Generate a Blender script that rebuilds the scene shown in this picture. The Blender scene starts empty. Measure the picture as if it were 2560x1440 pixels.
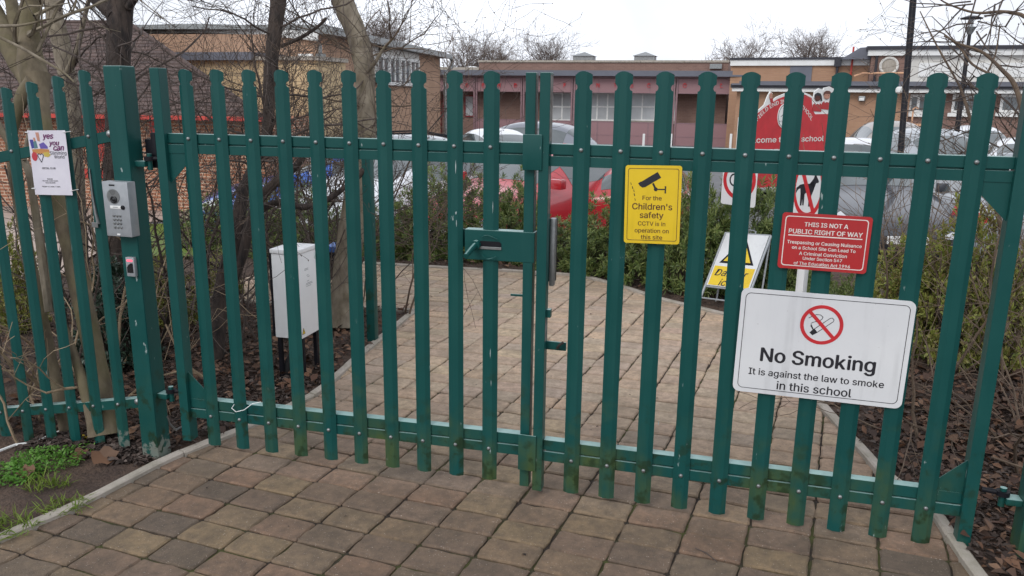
import bpy, bmesh, math, random
import numpy as np
from mathutils import Vector, Matrix, noise as mnoise

# ------------------------------------------------------------------ camera
FPX = 2000.0
YAW, PITCH, ROLL = -0.2591, -0.2367, 0.0126
CAM = Vector((0.0, -3.1285, 1.7072))
def _axes():
    f = Vector((math.sin(YAW)*math.cos(PITCH), math.cos(YAW)*math.cos(PITCH), math.sin(PITCH)))
    r = Vector((math.cos(YAW), -math.sin(YAW), 0)); u = r.cross(f)
    c, s = math.cos(ROLL), math.sin(ROLL)
    return c*r+s*u, -s*r+c*u, f
AR, AU, AF = _axes()
scene = bpy.context.scene
col = scene.collection
cd = bpy.data.cameras.new('camera'); cam = bpy.data.objects.new('camera', cd); col.objects.link(cam)
cd.sensor_width = 36.0; cd.lens = 36.0*FPX/2560.0; cd.clip_start = 0.05; cd.clip_end = 2000
cam.matrix_world = Matrix(((AR.x, AU.x, -AF.x, CAM.x), (AR.y, AU.y, -AF.y, CAM.y), (AR.z, AU.z, -AF.z, CAM.z), (0, 0, 0, 1)))
scene.camera = cam

# ------------------------------------------------------------------ sky, sun, exposure
SUN_EL, SUN_AZ = math.radians(38), math.radians(200)      # azimuth: clockwise from +y
world = bpy.data.worlds.new('World'); scene.world = world; world.use_nodes = True
nt = world.node_tree; nt.nodes.clear()
sky = nt.nodes.new('ShaderNodeTexSky'); sky.sky_type = 'NISHITA'; sky.sun_disc = False
sky.sun_elevation = SUN_EL; sky.sun_rotation = SUN_AZ; sky.air_density = 1.0; sky.dust_density = 4.0; sky.ozone_density = 1.0
hs = nt.nodes.new('ShaderNodeHueSaturation'); hs.inputs['Saturation'].default_value = 0.10
tcw = nt.nodes.new('ShaderNodeTexCoord'); nzw = nt.nodes.new('ShaderNodeTexNoise'); nzw.inputs['Scale'].default_value = 3.0; nzw.inputs['Detail'].default_value = 5
rmw = nt.nodes.new('ShaderNodeMapRange'); rmw.inputs['From Min'].default_value = 0.40; rmw.inputs['From Max'].default_value = 0.60
rmw.inputs['To Min'].default_value = 0.86; rmw.inputs['To Max'].default_value = 1.12
mxw = nt.nodes.new('ShaderNodeMix'); mxw.data_type = 'RGBA'; mxw.blend_type = 'MIX'; mxw.inputs['Factor'].default_value = 0.80
mxw.inputs['B'].default_value = (8.4, 8.8, 9.6, 1)            # a flat layer of cloud over the clear sky
vmw = nt.nodes.new('ShaderNodeVectorMath'); vmw.operation = 'SCALE'
bg = nt.nodes.new('ShaderNodeBackground'); bg.inputs['Strength'].default_value = 0.15
ow = nt.nodes.new('ShaderNodeOutputWorld')
L = nt.links.new
L(sky.outputs[0], hs.inputs['Color']); L(hs.outputs[0], mxw.inputs['A']); L(tcw.outputs['Generated'], nzw.inputs['Vector'])
L(nzw.outputs['Fac'], rmw.inputs['Value']); L(mxw.outputs['Result'], vmw.inputs[0]); L(rmw.outputs[0], vmw.inputs['Scale'])
L(vmw.outputs[0], bg.inputs['Color']); L(bg.outputs[0], ow.inputs[0])
sd = bpy.data.lights.new('sun', 'SUN'); sd.energy = 0.9; sd.angle = math.radians(20); sd.color = (1, .97, .92)
so = bpy.data.objects.new('sun', sd); col.objects.link(so)
_sv = Vector((math.sin(SUN_AZ)*math.cos(SUN_EL), math.cos(SUN_AZ)*math.cos(SUN_EL), math.sin(SUN_EL)))
so.rotation_euler = _sv.to_track_quat('Z', 'Y').to_euler(); so.location = _sv*40
scene.view_settings.view_transform = 'Standard'; scene.view_settings.look = 'None'
scene.view_settings.gamma = 1; scene.view_settings.exposure = 0.0
try: scene.view_settings.use_curve_mapping = False
except Exception: pass
scene.cycles.max_bounces = 8; scene.cycles.transparent_max_bounces = 12

# ------------------------------------------------------------------ finding places
def ray(px, py): return AR*((px-1280)/FPX) + AU*((720-py)/FPX) + AF
def at(px, py, d): return CAM + ray(px, py)*d                 # point at a distance along the view axis
def sm(t): t = min(1, max(0, t)); return t*t*(3-2*t)
def hgt(x, y):                                                  # lie of the land
    t = sm((y-4.8)/3.6)
    return .03*min(2.5, max(-4, x))*(1-t) - .56*t - .40*sm((-x-5)/5)*sm((y-5)/6)
def G(px, py, dz=0.0):                                          # a point on the ground
    v = ray(px, py); t = 1.0
    while t < 200:
        p = CAM+v*t
        if p.z < hgt(p.x, p.y)+dz: break
        t += .05
    a, b = t-.05, t
    for _ in range(20):
        m = (a+b)/2; p = CAM+v*m
        if p.z < hgt(p.x, p.y)+dz: b = m
        else: a = m
    return CAM+v*b
def onY(px, py, y): v = ray(px, py); return CAM+v*((y-CAM.y)/v.y)
def gxy(x, y, dz=0): return Vector((x, y, hgt(x, y)+dz))
def depth(p): return (p-CAM).dot(AF)

# ------------------------------------------------------------------ mesh and object helpers
class MB:
    def __init__(s): s.v = []; s.f = []
    def add(s, vs, fs):
        b = len(s.v); s.v.extend([tuple(v) for v in vs]); s.f.extend([tuple(i+b for i in f) for f in fs]); return s
    def box(s, x0, x1, y0, y1, z0, z1, M=None):
        vs = [Vector((x, y, z)) for z in (z0, z1) for y in (y0, y1) for x in (x0, x1)]
        if M is not None: vs = [M @ v for v in vs]
        return s.add(vs, [(0, 2, 3, 1), (4, 5, 7, 6), (0, 1, 5, 4), (2, 6, 7, 3), (0, 4, 6, 2), (1, 3, 7, 5)])
    def bbox(s, x0, x1, y0, y1, z0, z1, b=.004, M=None):         # box with chamfered edges
        bm = bmesh.new(); bmesh.ops.create_cube(bm, size=1)
        for v in bm.verts: v.co = Vector(((x0+x1)/2+v.co.x*(x1-x0), (y0+y1)/2+v.co.y*(y1-y0), (z0+z1)/2+v.co.z*(z1-z0)))
        bmesh.ops.bevel(bm, geom=bm.edges[:], offset=b, segments=2, affect='EDGES', profile=.6)
        return s.addbm(bm, M)
    def addbm(s, bm, M=None):
        bm.verts.index_update()
        s.add([(M @ v.co if M is not None else v.co) for v in bm.verts], [[v.index for v in f.verts] for f in bm.faces]); bm.free(); return s
    def tube(s, pts, rad, n=6, cap=True):
        pts = [Vector(p) for p in pts]; rings = []
        if not hasattr(rad, '__len__'): rad = [rad]*len(pts)
        t0 = (pts[1]-pts[0]).normalized(); a = t0.orthogonal().normalized(); b0 = len(s.v)
        for i, p in enumerate(pts):
            t = (pts[min(i+1, len(pts)-1)]-pts[max(i-1, 0)]).normalized()
            a = (a-t*a.dot(t)); a = a.normalized() if a.length > 1e-6 else t.orthogonal().normalized()
            c = t.cross(a)
            for k in range(n):
                w = 2*math.pi*k/n; s.v.append(tuple(p+(a*math.cos(w)+c*math.sin(w))*rad[i]))
        for i in range(len(pts)-1):
            for k in range(n):
                q = b0+i*n; s.f.append((q+k, q+(k+1) % n, q+n+(k+1) % n, q+n+k))
        if cap:
            s.f.append(tuple(b0+k for k in reversed(range(n)))); s.f.append(tuple(b0+(len(pts)-1)*n+k for k in range(n)))
        return s
    def cyl(s, p, q, r, n=16, r2=None): return s.tube([p, q], [r, r if r2 is None else r2], n)
    def prism(s, poly, f0, f1):                                  # poly of 2D points; f0,f1 map (x,y) to the back and the front
        n = len(poly); vs = [f0(*p) for p in poly]+[f1(*p) for p in poly]
        fs = [tuple(reversed(range(n))), tuple(range(n, 2*n))]+[(i, (i+1) % n, n+(i+1) % n, n+i) for i in range(n)]
        return s.add(vs, fs)
    def lathe(s, prof, n=20, M=None):                            # (r,z) profile round z
        vs = []; fs = []
        for r, z in prof:
            for k in range(n):
                w = 2*math.pi*k/n; v = Vector((r*math.cos(w), r*math.sin(w), z)); vs.append(M @ v if M is not None else v)
        for i in range(len(prof)-1):
            for k in range(n): fs.append((i*n+k, i*n+(k+1) % n, (i+1)*n+(k+1) % n, (i+1)*n+k))
        fs.append(tuple(reversed(range(n)))); fs.append(tuple((len(prof)-1)*n+k for k in range(n)))
        return s.add(vs, fs)
    def shift(s, o): s.v = [(v[0]-o[0], v[1]-o[1], v[2]-o[2]) for v in s.v]; return s
    def mesh(s, name, m, smooth=False):
        me = bpy.data.meshes.new(name); me.from_pydata(s.v, [], s.f); me.update()
        bm = bmesh.new(); bm.from_mesh(me); bmesh.ops.recalc_face_normals(bm, faces=bm.faces[:]); bm.to_mesh(me); bm.free()
        if m: me.materials.append(m)
        if smooth:
            me.polygons.foreach_set('use_smooth', [True]*len(me.polygons))
            try: me.set_sharp_from_angle(angle=math.radians(38))
            except Exception: pass
        return me
def link(name, me, parent=None, loc=None):
    o = bpy.data.objects.new(name, me); col.objects.link(o)
    if parent is not None: o.parent = parent
    if loc is not None: o.location = loc
    return o
def tag(o, label=None, cat=None, group=None, kind=None):
    if label: o['label'] = label
    if cat: o['category'] = cat
    if group: o['group'] = group
    if kind: o['kind'] = kind
    return o
def thing(name, label, cat, loc=(0, 0, 0), rz=0.0, group=None):
    o = link(name, None); o.empty_display_size = .1; o.location = loc; o.rotation_euler = (0, 0, rz); return tag(o, label, cat, group)
def part(name, mb, m, parent, smooth=False, world=None, label=None):
    if world is not None: mb.shift(world)
    o = link(name, mb.mesh(name, m, smooth), parent)
    if label: o['label'] = label
    return o
def solo(name, mb, m, label, cat, base, group=None, smooth=False, kind=None):
    mb.shift(base); o = link(name, mb.mesh(name, m, smooth)); o.location = base; return tag(o, label, cat, group, kind)
def structure(name, mb, m, smooth=False, kind='structure'):
    o = link(name, mb.mesh(name, m, smooth)); o['kind'] = kind; return o
def copy_tree(o, parent=None):
    c = o.copy(); col.objects.link(c); c.parent = parent
    for ch in [x for x in o.children]: copy_tree(ch, c)
    return c

# ------------------------------------------------------------------ materials
def N(nt, t, **kw):
    n = nt.nodes.new(t)
    for k, v in kw.items():
        if k in n.inputs: n.inputs[k].default_value = v
        else: setattr(n, k, v)
    return n
def newmat(name, rough=.6, metal=0.0, spec=None):
    m = bpy.data.materials.new(name); m.use_nodes = True; nt = m.node_tree
    b = nt.nodes['Principled BSDF']; b.inputs['Roughness'].default_value = rough; b.inputs['Metallic'].default_value = metal
    if spec is not None: b.inputs['Specular IOR Level'].default_value = spec
    return m, nt, b
def c4(c): return (c[0], c[1], c[2], 1)
def mixc(nt, fac, a, b, mode='MIX'):
    n = nt.nodes.new('ShaderNodeMix'); n.data_type = 'RGBA'; n.blend_type = mode
    for k, v in (('Factor', fac), ('A', a), ('B', b)):
        if isinstance(v, bpy.types.NodeSocket): nt.links.new(v, n.inputs[k])
        elif isinstance(v, tuple): n.inputs[k].default_value = c4(v)
        else: n.inputs[k].default_value = v
    return n.outputs['Result']
def wpos(nt): return nt.nodes.new('ShaderNodeNewGeometry').outputs['Position']
def noise(nt, scale, detail=4, vec=None, rough=.55, stretch=None):
    n = N(nt, 'ShaderNodeTexNoise', Scale=scale, Detail=detail, Roughness=rough)
    v = vec if vec is not None else wpos(nt)
    if stretch:
        mp = N(nt, 'ShaderNodeMapping'); mp.inputs['Scale'].default_value = stretch; nt.links.new(v, mp.inputs['Vector']); v = mp.outputs[0]
    nt.links.new(v, n.inputs['Vector']); return n.outputs['Fac']
def rng(nt, v, a, b, c=0.0, d=1.0):
    n = N(nt, 'ShaderNodeMapRange'); nt.links.new(v, n.inputs['Value'])
    for k, x in zip(('From Min', 'From Max', 'To Min', 'To Max'), (a, b, c, d)): n.inputs[k].default_value = x
    return n.outputs[0]
def math_(nt, op, a, b):
    n = N(nt, 'ShaderNodeMath', operation=op)
    for i, x in enumerate((a, b)):
        if isinstance(x, bpy.types.NodeSocket): nt.links.new(x, n.inputs[i])
        else: n.inputs[i].default_value = x
    return n.outputs[0]
def bump(nt, b, h, strength=.3, dist=.01):
    n = N(nt, 'ShaderNodeBump', Strength=strength, Distance=dist); nt.links.new(h, n.inputs['Height']); nt.links.new(n.outputs[0], b.inputs['Normal'])
def island(nt): return nt.nodes.new('ShaderNodeNewGeometry').outputs['Random Per Island']
def ramp(nt, fac, cols):
    r = nt.nodes.new('ShaderNodeValToRGB'); e = r.color_ramp.elements
    while len(e) < len(cols): e.new(.5)
    for k, c in enumerate(cols): e[k].position = k/(len(cols)-1); e[k].color = c4(c)
    nt.links.new(fac, r.inputs[0]); return r.outputs[0]
def plain(name, c, rough=.6, metal=0.0, c2=None, scale=8.0, bmp=0.0, bscale=60, spec=None, grime=0.0):
    m, nt, b = newmat(name, rough, metal, spec)
    c2 = c2 or tuple(x*.82 for x in c)
    f = rng(nt, noise(nt, scale, 6), .35, .65)
    cc = mixc(nt, f, c, c2)
    if grime:                                                   # dirt runs and specks
        g1 = math_(nt, 'MULTIPLY', rng(nt, noise(nt, 30, 5, stretch=(1, 1, .06)), .52, .72), rng(nt, noise(nt, 4, 4), .40, .62))
        cc = mixc(nt, math_(nt, 'MULTIPLY', g1, grime), cc, tuple(x*.45 for x in c)); cc = mixc(nt, rng(nt, noise(nt, 75, 3), .72, .75, 0, grime), cc, (.10, .085, .07))
    nt.links.new(cc, b.inputs['Base Color'])
    nt.links.new(rng(nt, noise(nt, scale*2.3, 4), .3, .7, max(0, rough-.07), min(1, rough+.07)), b.inputs['Roughness'])
    if bmp: bump(nt, b, noise(nt, bscale, 6), bmp)
    return m
def leafmat(name, cols, rough=.5, trans=.25):
    m, nt, b = newmat(name, rough)
    c = ramp(nt, island(nt), cols); nt.links.new(c, b.inputs['Base Color'])
    if trans:
        t = N(nt, 'ShaderNodeBsdfTranslucent'); nt.links.new(c, t.inputs['Color'])
        mx = N(nt, 'ShaderNodeMixShader'); mx.inputs[0].default_value = trans
        o = nt.nodes['Material Output']; nt.links.new(b.outputs[0], mx.inputs[1]); nt.links.new(t.outputs[0], mx.inputs[2]); nt.links.new(mx.outputs[0], o.inputs[0])
    return m
def brickmat(name, c1, c2, mortar, bw=.225, bh=.075, ms=.010, c3=None, rough=.85):
    m, nt, b = newmat(name, rough)
    tc = nt.nodes.new('ShaderNodeTexCoord'); sx = nt.nodes.new('ShaderNodeSeparateXYZ'); nt.links.new(tc.outputs['Object'], sx.inputs[0])
    cx = nt.nodes.new('ShaderNodeCombineXYZ'); nt.links.new(math_(nt, 'ADD', sx.outputs[0], sx.outputs[1]), cx.inputs[0]); nt.links.new(sx.outputs[2], cx.inputs[1])
    br = N(nt, 'ShaderNodeTexBrick', Scale=1.0); br.inputs['Color1'].default_value = c4(c1); br.inputs['Color2'].default_value = c4(c2); br.inputs['Mortar'].default_value = c4(mortar)
    br.inputs['Brick Width'].default_value = bw; br.inputs['Row Height'].default_value = bh; br.inputs['Mortar Size'].default_value = ms; br.inputs['Mortar Smooth'].default_value = .2; br.inputs['Bias'].default_value = 0
    nt.links.new(cx.outputs[0], br.inputs['Vector'])
    f = rng(nt, noise(nt, 1.6, 6), .35, .7, 0, .55)
    nt.links.new(mixc(nt, f, br.outputs['Color'], c3 or tuple(x*.7 for x in c1)), b.inputs['Base Color'])
    bump(nt, b, math_(nt, 'SUBTRACT', noise(nt, 50, 4), br.outputs['Fac']), .35, .01)
    return m
def greenpaint():
    m, nt, b = newmat('green_gloss_paint', .36, 0, .24)
    P = wpos(nt); sx = nt.nodes.new('ShaderNodeSeparateXYZ'); nt.links.new(P, sx.inputs[0])
    base = mixc(nt, rng(nt, noise(nt, 3.0, 5), .3, .7), (.0062, .060, .056), (.0085, .071, .064))
    base = mixc(nt, rng(nt, noise(nt, 14, 5, stretch=(1, 1, .12)), .55, .8, 0, .45), base, (.020, .088, .082))
    # algae: reaches unevenly up the lowest third
    zz = math_(nt, 'ADD', sx.outputs[2], rng(nt, noise(nt, 9, 5), .2, .8, -.26, .26))
    al = math_(nt, 'MULTIPLY', rng(nt, zz, .40, .02), rng(nt, noise(nt, 5, 4, stretch=(1, 1, .3)), .42, .62))
    al = math_(nt, 'MULTIPLY', al, rng(nt, sx.outputs[0], -2.45, -1.6, .15, 1.0))
    base = mixc(nt, math_(nt, 'MULTIPLY', al, .75), base, (.072, .095, .022))
    al2 = math_(nt, 'MULTIPLY', rng(nt, zz, .5, .1), rng(nt, noise(nt, 15, 6), .54, .62))
    base = mixc(nt, math_(nt, 'MULTIPLY', al2, .75), base, (.016, .030, .012))
    # dusty fading plus sky sheen, painted into the colour of up-facing steel
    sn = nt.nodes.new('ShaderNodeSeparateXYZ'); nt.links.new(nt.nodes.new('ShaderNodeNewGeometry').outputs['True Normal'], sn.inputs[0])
    film_sheen = math_(nt, 'MULTIPLY', rng(nt, sn.outputs[2], .85, .97), rng(nt, noise(nt, 8, 5), .25, .55, .55, 1))
    base = mixc(nt, film_sheen, base, (.26, .40, .38))
    # chips and scratches down to the galvanised steel
    ch = rng(nt, noise(nt, 34, 5, stretch=(1, 1, .35)), .70, .73)
    ch = math_(nt, 'MULTIPLY', ch, rng(nt, noise(nt, 2.1, 2), .42, .54))
    base = mixc(nt, math_(nt, 'MULTIPLY', ch, .75), base, (.36, .42, .41))
    # bare feet of the posts
    fm = rng(nt, sx.outputs[0], -3.02, -2.84)
    ft = math_(nt, 'MULTIPLY', fm, math_(nt, 'MULTIPLY', rng(nt, math_(nt, 'ADD', sx.outputs[2], rng(nt, noise(nt, 26, 6), .3, .7, -.09, .09)), .015, -.015), rng(nt, sx.outputs[0], -2.52, -2.60)))
    base = mixc(nt, math_(nt, 'MULTIPLY', ft, .65), base, (.22, .23, .20))
    nt.links.new(base, b.inputs['Base Color'])
    nt.links.new(rng(nt, noise(nt, 6, 4),   .3, .7, .30, .44), b.inputs['Roughness'])
    bump(nt, b, noise(nt, 90, 4), .06, .004)
    return m
def barkmat(name, c1, c2, moss=None, scale=18, bmp=.8, stretch=.18, mossamt=.5):
    m, nt, b = newmat(name, .9)
    n1 = noise(nt, scale, 7, stretch=(1, 1, stretch)); n2 = noise(nt, 5, 5)
    c = mixc(nt, rng(nt, n1, .32, .66), c1, c2)
    if moss: c = mixc(nt, rng(nt, n2, .45, .7, 0, mossamt), c, moss)
    nt.links.new(c, b.inputs['Base Color']); bump(nt, b, n1, bmp, .02); return m

M = {}
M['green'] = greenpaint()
M['barefilm'] = plain('bare_weathered_steel', (.20, .19, .18), .7, .2, (.09, .08, .07), 24)
M['lichen'] = plain('pale_lichen', (.36, .38, .20), .9, 0, (.20, .22, .08), 60)
M['peeled'] = plain('peeled_grey_primer', (.38, .44, .44), .8, 0, (.22, .28, .27), 50)
M['galv'] = plain('galvanised_steel', (.30, .31, .31), .42, .75, (.20, .21, .21), 20)
M['white'] = plain('white_paint', (.76, .76, .75), .5, 0, (.68, .68, .66), 3)
M['signwhite'] = plain('white_sign_face', (.66, .67, .68), .38, 0, (.58, .59, .61), 2.2, .03, 160, grime=.30)
M['black'] = plain('black_print', (.012, .012, .018), .5)
M['maroon'] = plain('maroon_print', (.075, .018, .012), .5)
M['signred'] = plain('red_sign_face', (.42, .020, .022), .4, 0, (.36, .017, .02), 3, grime=.35)
M['brightred'] = plain('bright_red_print', (.55, .022, .030), .45)
M['signyellow'] = plain('yellow_sign_face', (.72, .50, .010), .42, 0, (.66, .45, .012), 4, grime=.35)
M['lettering'] = plain('pale_print', (.74, .68, .64), .5)
M['paper'] = plain('paper', (.64, .62, .68), .7, 0, (.58, .56, .63), 9, .05, 40)
M['steel'] = plain('brushed_aluminium', (.36, .38, .40), .45, .35, (.31, .33, .35), 30)
M['darkglass'] = plain('dark_plastic', (.015, .016, .018), .25)
M['tar'] = plain('black_coated_steel', (.006, .006, .009), .5, 0, (.011, .011, .015), 6, spec=.2)
M['rubber'] = plain('rubber', (.016, .016, .016), .8)
M['cabinet'] = plain('light_grey_powder_coat', (.76, .77, .78), .5, 0, (.70, .71, .72), 3, grime=.35)
M['concrete'] = plain('pale_concrete', (.40, .355, .31), .9, 0, (.30, .27, .22), 9, .4, 90, grime=.6)
M['slab'] = plain('beige_concrete_slabs', (.40, .31, .26), .9, 0, (.33, .26, .22), 3, .2, 60)
M['asphalt'] = plain('asphalt', (.15, .15, .155), .85, 0, (.12, .12, .125), 5, .3, 200)
M['roofgrey'] = plain('grey_roof_sheet', (.13, .135, .165), .55, 0, (.11, .115, .14), 2)
M['bitumen'] = plain('black_fascia', (.022, .022, .032), .5)
M['gutterred'] = plain('red_gutter', (.52, .055, .040), .5)
M['doorred'] = plain('red_door_paint', (.24, .012, .022), .45)
M['maroonframe'] = plain('plum_painted_steel', (.26, .155, .17), .5)
M['winframe'] = plain('window_frame_white', (.82, .82, .80), .45)
M['render'] = plain('orange_render', (.62, .355, .215), .9, 0, (.54, .30, .18), 1.5)
M['panelwhite'] = plain('white_cladding_panel', (.66, .64, .60), .6, 0, (.58, .56, .52), 1.2)
M['led'] = None
def glassmat(name, c, rough=.06, ior=1.7):
    m, nt, b = newmat(name, rough); b.inputs['IOR'].default_value = ior
    nt.links.new(mixc(nt, rng(nt, noise(nt, 1.2, 3), .3, .7), c, tuple(x*.75 for x in c)), b.inputs['Base Color']); return m
M['pane'] = glassmat('window_glass', (.16, .18, .19))
M['paledglass'] = glassmat('window_glass_with_blinds', (.50, .52, .54), .15, 1.5)
M['carglass'] = glassmat('car_glass', (.06, .075, .078), .03, 2.0)
M['wallbrown'] = brickmat('purple_brown_brick', (.245, .145, .115), (.205, .12, .098), (.25, .17, .14))
M['walltan'] = brickmat('tan_brick', (.42, .245, .15), (.37, .21, .13), (.37, .23, .155))
M['wallyellow'] = brickmat('yellow_stock_brick', (.60, .45, .26), (.53, .39, .225), (.48, .37, .24), ms=.008)
M['wallorange'] = brickmat('orange_brick', (.47, .29, .19), (.41, .25, .165), (.40, .27, .19))
M['wallred'] = brickmat('red_brick_pale_mortar', (.40, .165, .085), (.30, .115, .065), (.58, .42, .31), ms=.014)
M['bark_pale'] = barkmat('smooth_pale_bark', (.185, .148, .098), (.085, .066, .042), (.120, .108, .040), 14, .6, .45, .65)
M['bark_grey'] = barkmat('grey_beige_bark', (.265, .225, .17), (.115, .092, .066), (.16, .13, .065), 15, .7, .5, .5)
M['bark_dark'] = barkmat('dark_furrowed_bark', (.060, .042, .034), (.012, .009, .009), (.085, .062, .045), 26, 1.2, .14, .4)
M['twig'] = barkmat('brown_twig', (.095, .072, .060), (.055, .041, .035), None, 30, .2, .3)
M['twig_pale'] = barkmat('pale_tan_stem', (.33, .25, .16), (.19, .135, .085), None, 14, .3, .3)
M['twig_tan'] = barkmat('tan_stem', (.165, .118, .082), (.085, .060, .043), None, 14, .3, .3)
M['leaf_hedge'] = leafmat('hedge_leaf', [(.05, .085, .022), (.11, .165, .045), (.19, .25, .07), (.30, .34, .12), (.13, .19, .055)], .38, .35)
M['leaf_dark'] = leafmat('dark_glossy_leaf', [(.016, .034, .022), (.032, .062, .038), (.075, .11, .08), (.045, .075, .045)], .3, .15)
M['leaf_gold'] = leafmat('yellow_green_leaf', [(.20, .24, .045), (.30, .33, .075), (.36, .35, .10), (.20, .15, .06), (.15, .21, .045)], .5, .3)
M['leaf_fresh'] = leafmat('fresh_green_weed', [(.06, .16, .018), (.11, .27, .03), (.16, .33, .05), (.09, .22, .03)], .5, .35)
M['leaf_litter'] = leafmat('dead_leaves', [(.035, .018, .012), (.085, .040, .024), (.15, .075, .04), (.05, .028, .018), (.20, .115, .07), (.07, .036, .024), (.11, .07, .05)], .8, .05)
M['grass'] = leafmat('lawn_grass', [(.13, .20, .02), (.18, .26, .035), (.22, .28, .05)], .6, .3)
M['mulch'] = leafmat('bark_mulch', [(.020, .013, .010), (.045, .028, .022), (.075, .05, .04), (.03, .02, .016), (.13, .10, .085)], .9, 0)
def soilmat():
    m, nt, b = newmat('dark_soil', .95)
    n1 = noise(nt, 7, 8); n2 = noise(nt, 55, 6)
    c = mixc(nt, rng(nt, n1, .35, .65), (.058, .036, .027), (.105, .066, .046))
    c = mixc(nt, rng(nt, n2, .5, .7, 0, .6), c, (.030, .019, .015))
    nt.links.new(c, b.inputs['Base Color']); bump(nt, b, n2, .9, .03); return m
M['soil'] = soilmat()
def pavermat():
    m, nt, b = newmat('weathered_block_paving', .86)
    r = island(nt)
    base = ramp(nt, r, [(.235, .158, .102), (.182, .126, .088), (.252, .154, .100), (.206, .144, .102), (.258, .182, .104), (.225, .144, .096), (.238, .170, .108), (.150, .110, .080)])
    # blocks turn from dark brown before the gate to paler buff inside
    P = wpos(nt); sx = nt.nodes.new('ShaderNodeSeparateXYZ'); nt.links.new(P, sx.inputs[0])
    inner = rng(nt, sx.outputs[1], -.15, 1.6)
    buff = ramp(nt, r, [(.60, .445, .315), (.50, .37, .28), (.63, .45, .31), (.48, .37, .30), (.64, .49, .33), (.54, .385, .295), (.59, .465, .335), (.47, .37, .29)])
    c = mixc(nt, inner, base, buff)
    c = mixc(nt, rng(nt, noise(nt, 22, 6), .38, .66, 0, .5), c, mixc(nt, inner, (.075, .058, .046), (.22, .165, .12)))
    c = mixc(nt, rng(nt, noise(nt, 3.2, 5), .46, .66, 0, .5), c, mixc(nt, inner, (.088, .066, .046), (.24, .19, .13)))
    c = mixc(nt, rng(nt, noise(nt, 150, 3), .66, .72, 0, .75), c, (.58, .50, .42))
    c = mixc(nt, rng(nt, noise(nt, 110, 3), .64, .72, 0, .6), c, (.05, .036, .026))
    c = mixc(nt, rng(nt, noise(nt, 60, 4), .40, .62, 0, .35), c, mixc(nt, .5, c, (.05, .04, .03)))
    nt.links.new(c, b.inputs['Base Color']); bump(nt, b, noise(nt, 120, 8, rough=.75), .9, .008); return m
M['paver'] = pavermat()
def jointmat():
    m, nt, b = newmat('joint_dirt', .95)
    c = mixc(nt, rng(nt, noise(nt, 4, 5), .46, .60), (.030, .021, .015), (.058, .062, .014))
    nt.links.new(c, b.inputs['Base Color']); bump(nt, b, noise(nt, 80, 5), .8, .02); return m
M['joint'] = jointmat()
def tilemat():
    m, nt, b = newmat('brown_roof_tiles', .85)
    c = ramp(nt, island(nt), [(.085, .055, .050), (.125, .082, .070), (.07, .047, .043), (.11, .07, .062)])
    c = mixc(nt, rng(nt, noise(nt, 12, 5), .4, .7, 0, .5), c, (.05, .036, .03))
    nt.links.new(c, b.inputs['Base Color']); return m
M['tile'] = tilemat()
def meshscreen():                                               # perforated sheet: half of it is holes
    m, nt, b = newmat('plum_perforated_sheet', .6)
    b.inputs['Base Color'].default_value = (.30, .17, .18, 1)
    t = N(nt, 'ShaderNodeBsdfTransparent'); mx = N(nt, 'ShaderNodeMixShader')
    tc = nt.nodes.new('ShaderNodeTexCoord'); vo = N(nt, 'ShaderNodeTexVoronoi', Scale=45.0, Randomness=0.0); nt.links.new(tc.outputs['Object'], vo.inputs['Vector'])
    nt.links.new(rng(nt, vo.outputs['Distance'], .30, .40, .62, .03), mx.inputs[0])
    o = nt.nodes['Material Output']; nt.links.new(b.outputs[0], mx.inputs[1]); nt.links.new(t.outputs[0], mx.inputs[2]); nt.links.new(mx.outputs[0], o.inputs[0]); return m
M['screen'] = meshscreen()
def carpaint(name, c, rough=.22, flake=0):
    m, nt, b = newmat(name, rough); b.inputs['Coat Weight'].default_value = .6; b.inputs['Coat Roughness'].default_value = .05; b.inputs['Metallic'].default_value = flake
    nt.links.new(mixc(nt, rng(nt, noise(nt, 2.5, 4), .35, .7, 0, .5), c, tuple(x*.86 for x in c)), b.inputs['Base Color']); return m
def lampmat(name, c, e):
    m, nt, b = newmat(name, .3); b.inputs['Base Color'].default_value = c4(c)
    b.inputs['Emission Color'].default_value = c4(c); b.inputs['Emission Strength'].default_value = e; return m
M['led'] = lampmat('lit_red_diode', (.9, .12, .18), 1.0)

# ================================================================== GROUND, PAVING, KERBS
KL = [(-2.95, -3.6), (-2.84, -1.6), (-2.756, -.833), (-2.66, -.55), (-2.62, -.30), (-2.581, -.025), (-2.418, .422), (-2.30, .983), (-2.374, 1.723), (-2.453, 2.925)]
KB = [(-2.453, 2.925), (-3.4, 2.90), (-4.6, 2.95)]
KR = [(1.35, -3.6), (1.17, -1.2), (.98, -.195), (.942, .24), (.788, .62), (.607, 1.459), (.36, 2.5), (.10, 3.32)]
KH = [(.10, 3.32), (-.484, 3.75), (-.95, 4.25), (-1.342, 4.577), (-2.142, 4.66), (-3.62, 4.75), (-4.6, 4.72)]
PATH = KL + KB[1:] + list(reversed(KH))[0:-1] + list(reversed(KR))
def inside(x, y, P):
    c = False; j = len(P)-1
    for i in range(len(P)):
        if (P[i][1] > y) != (P[j][1] > y) and x < (P[j][0]-P[i][0])*(y-P[i][1])/(P[j][1]-P[i][1])+P[i][0]: c = not c
        j = i
    return c
def segdist(x, y, P, closed=True):
    best = (9e9, None)
    for i in range(len(P) if closed else len(P)-1):
        a, b = P[i], P[(i+1) % len(P)]; dx, dy = b[0]-a[0], b[1]-a[1]; l2 = dx*dx+dy*dy or 1e-9
        t = max(0, min(1, ((x-a[0])*dx+(y-a[1])*dy)/l2)); d = math.hypot(x-a[0]-t*dx, y-a[1]-t*dy)
        if d < best[0]: best = (d, i)
    return best
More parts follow.
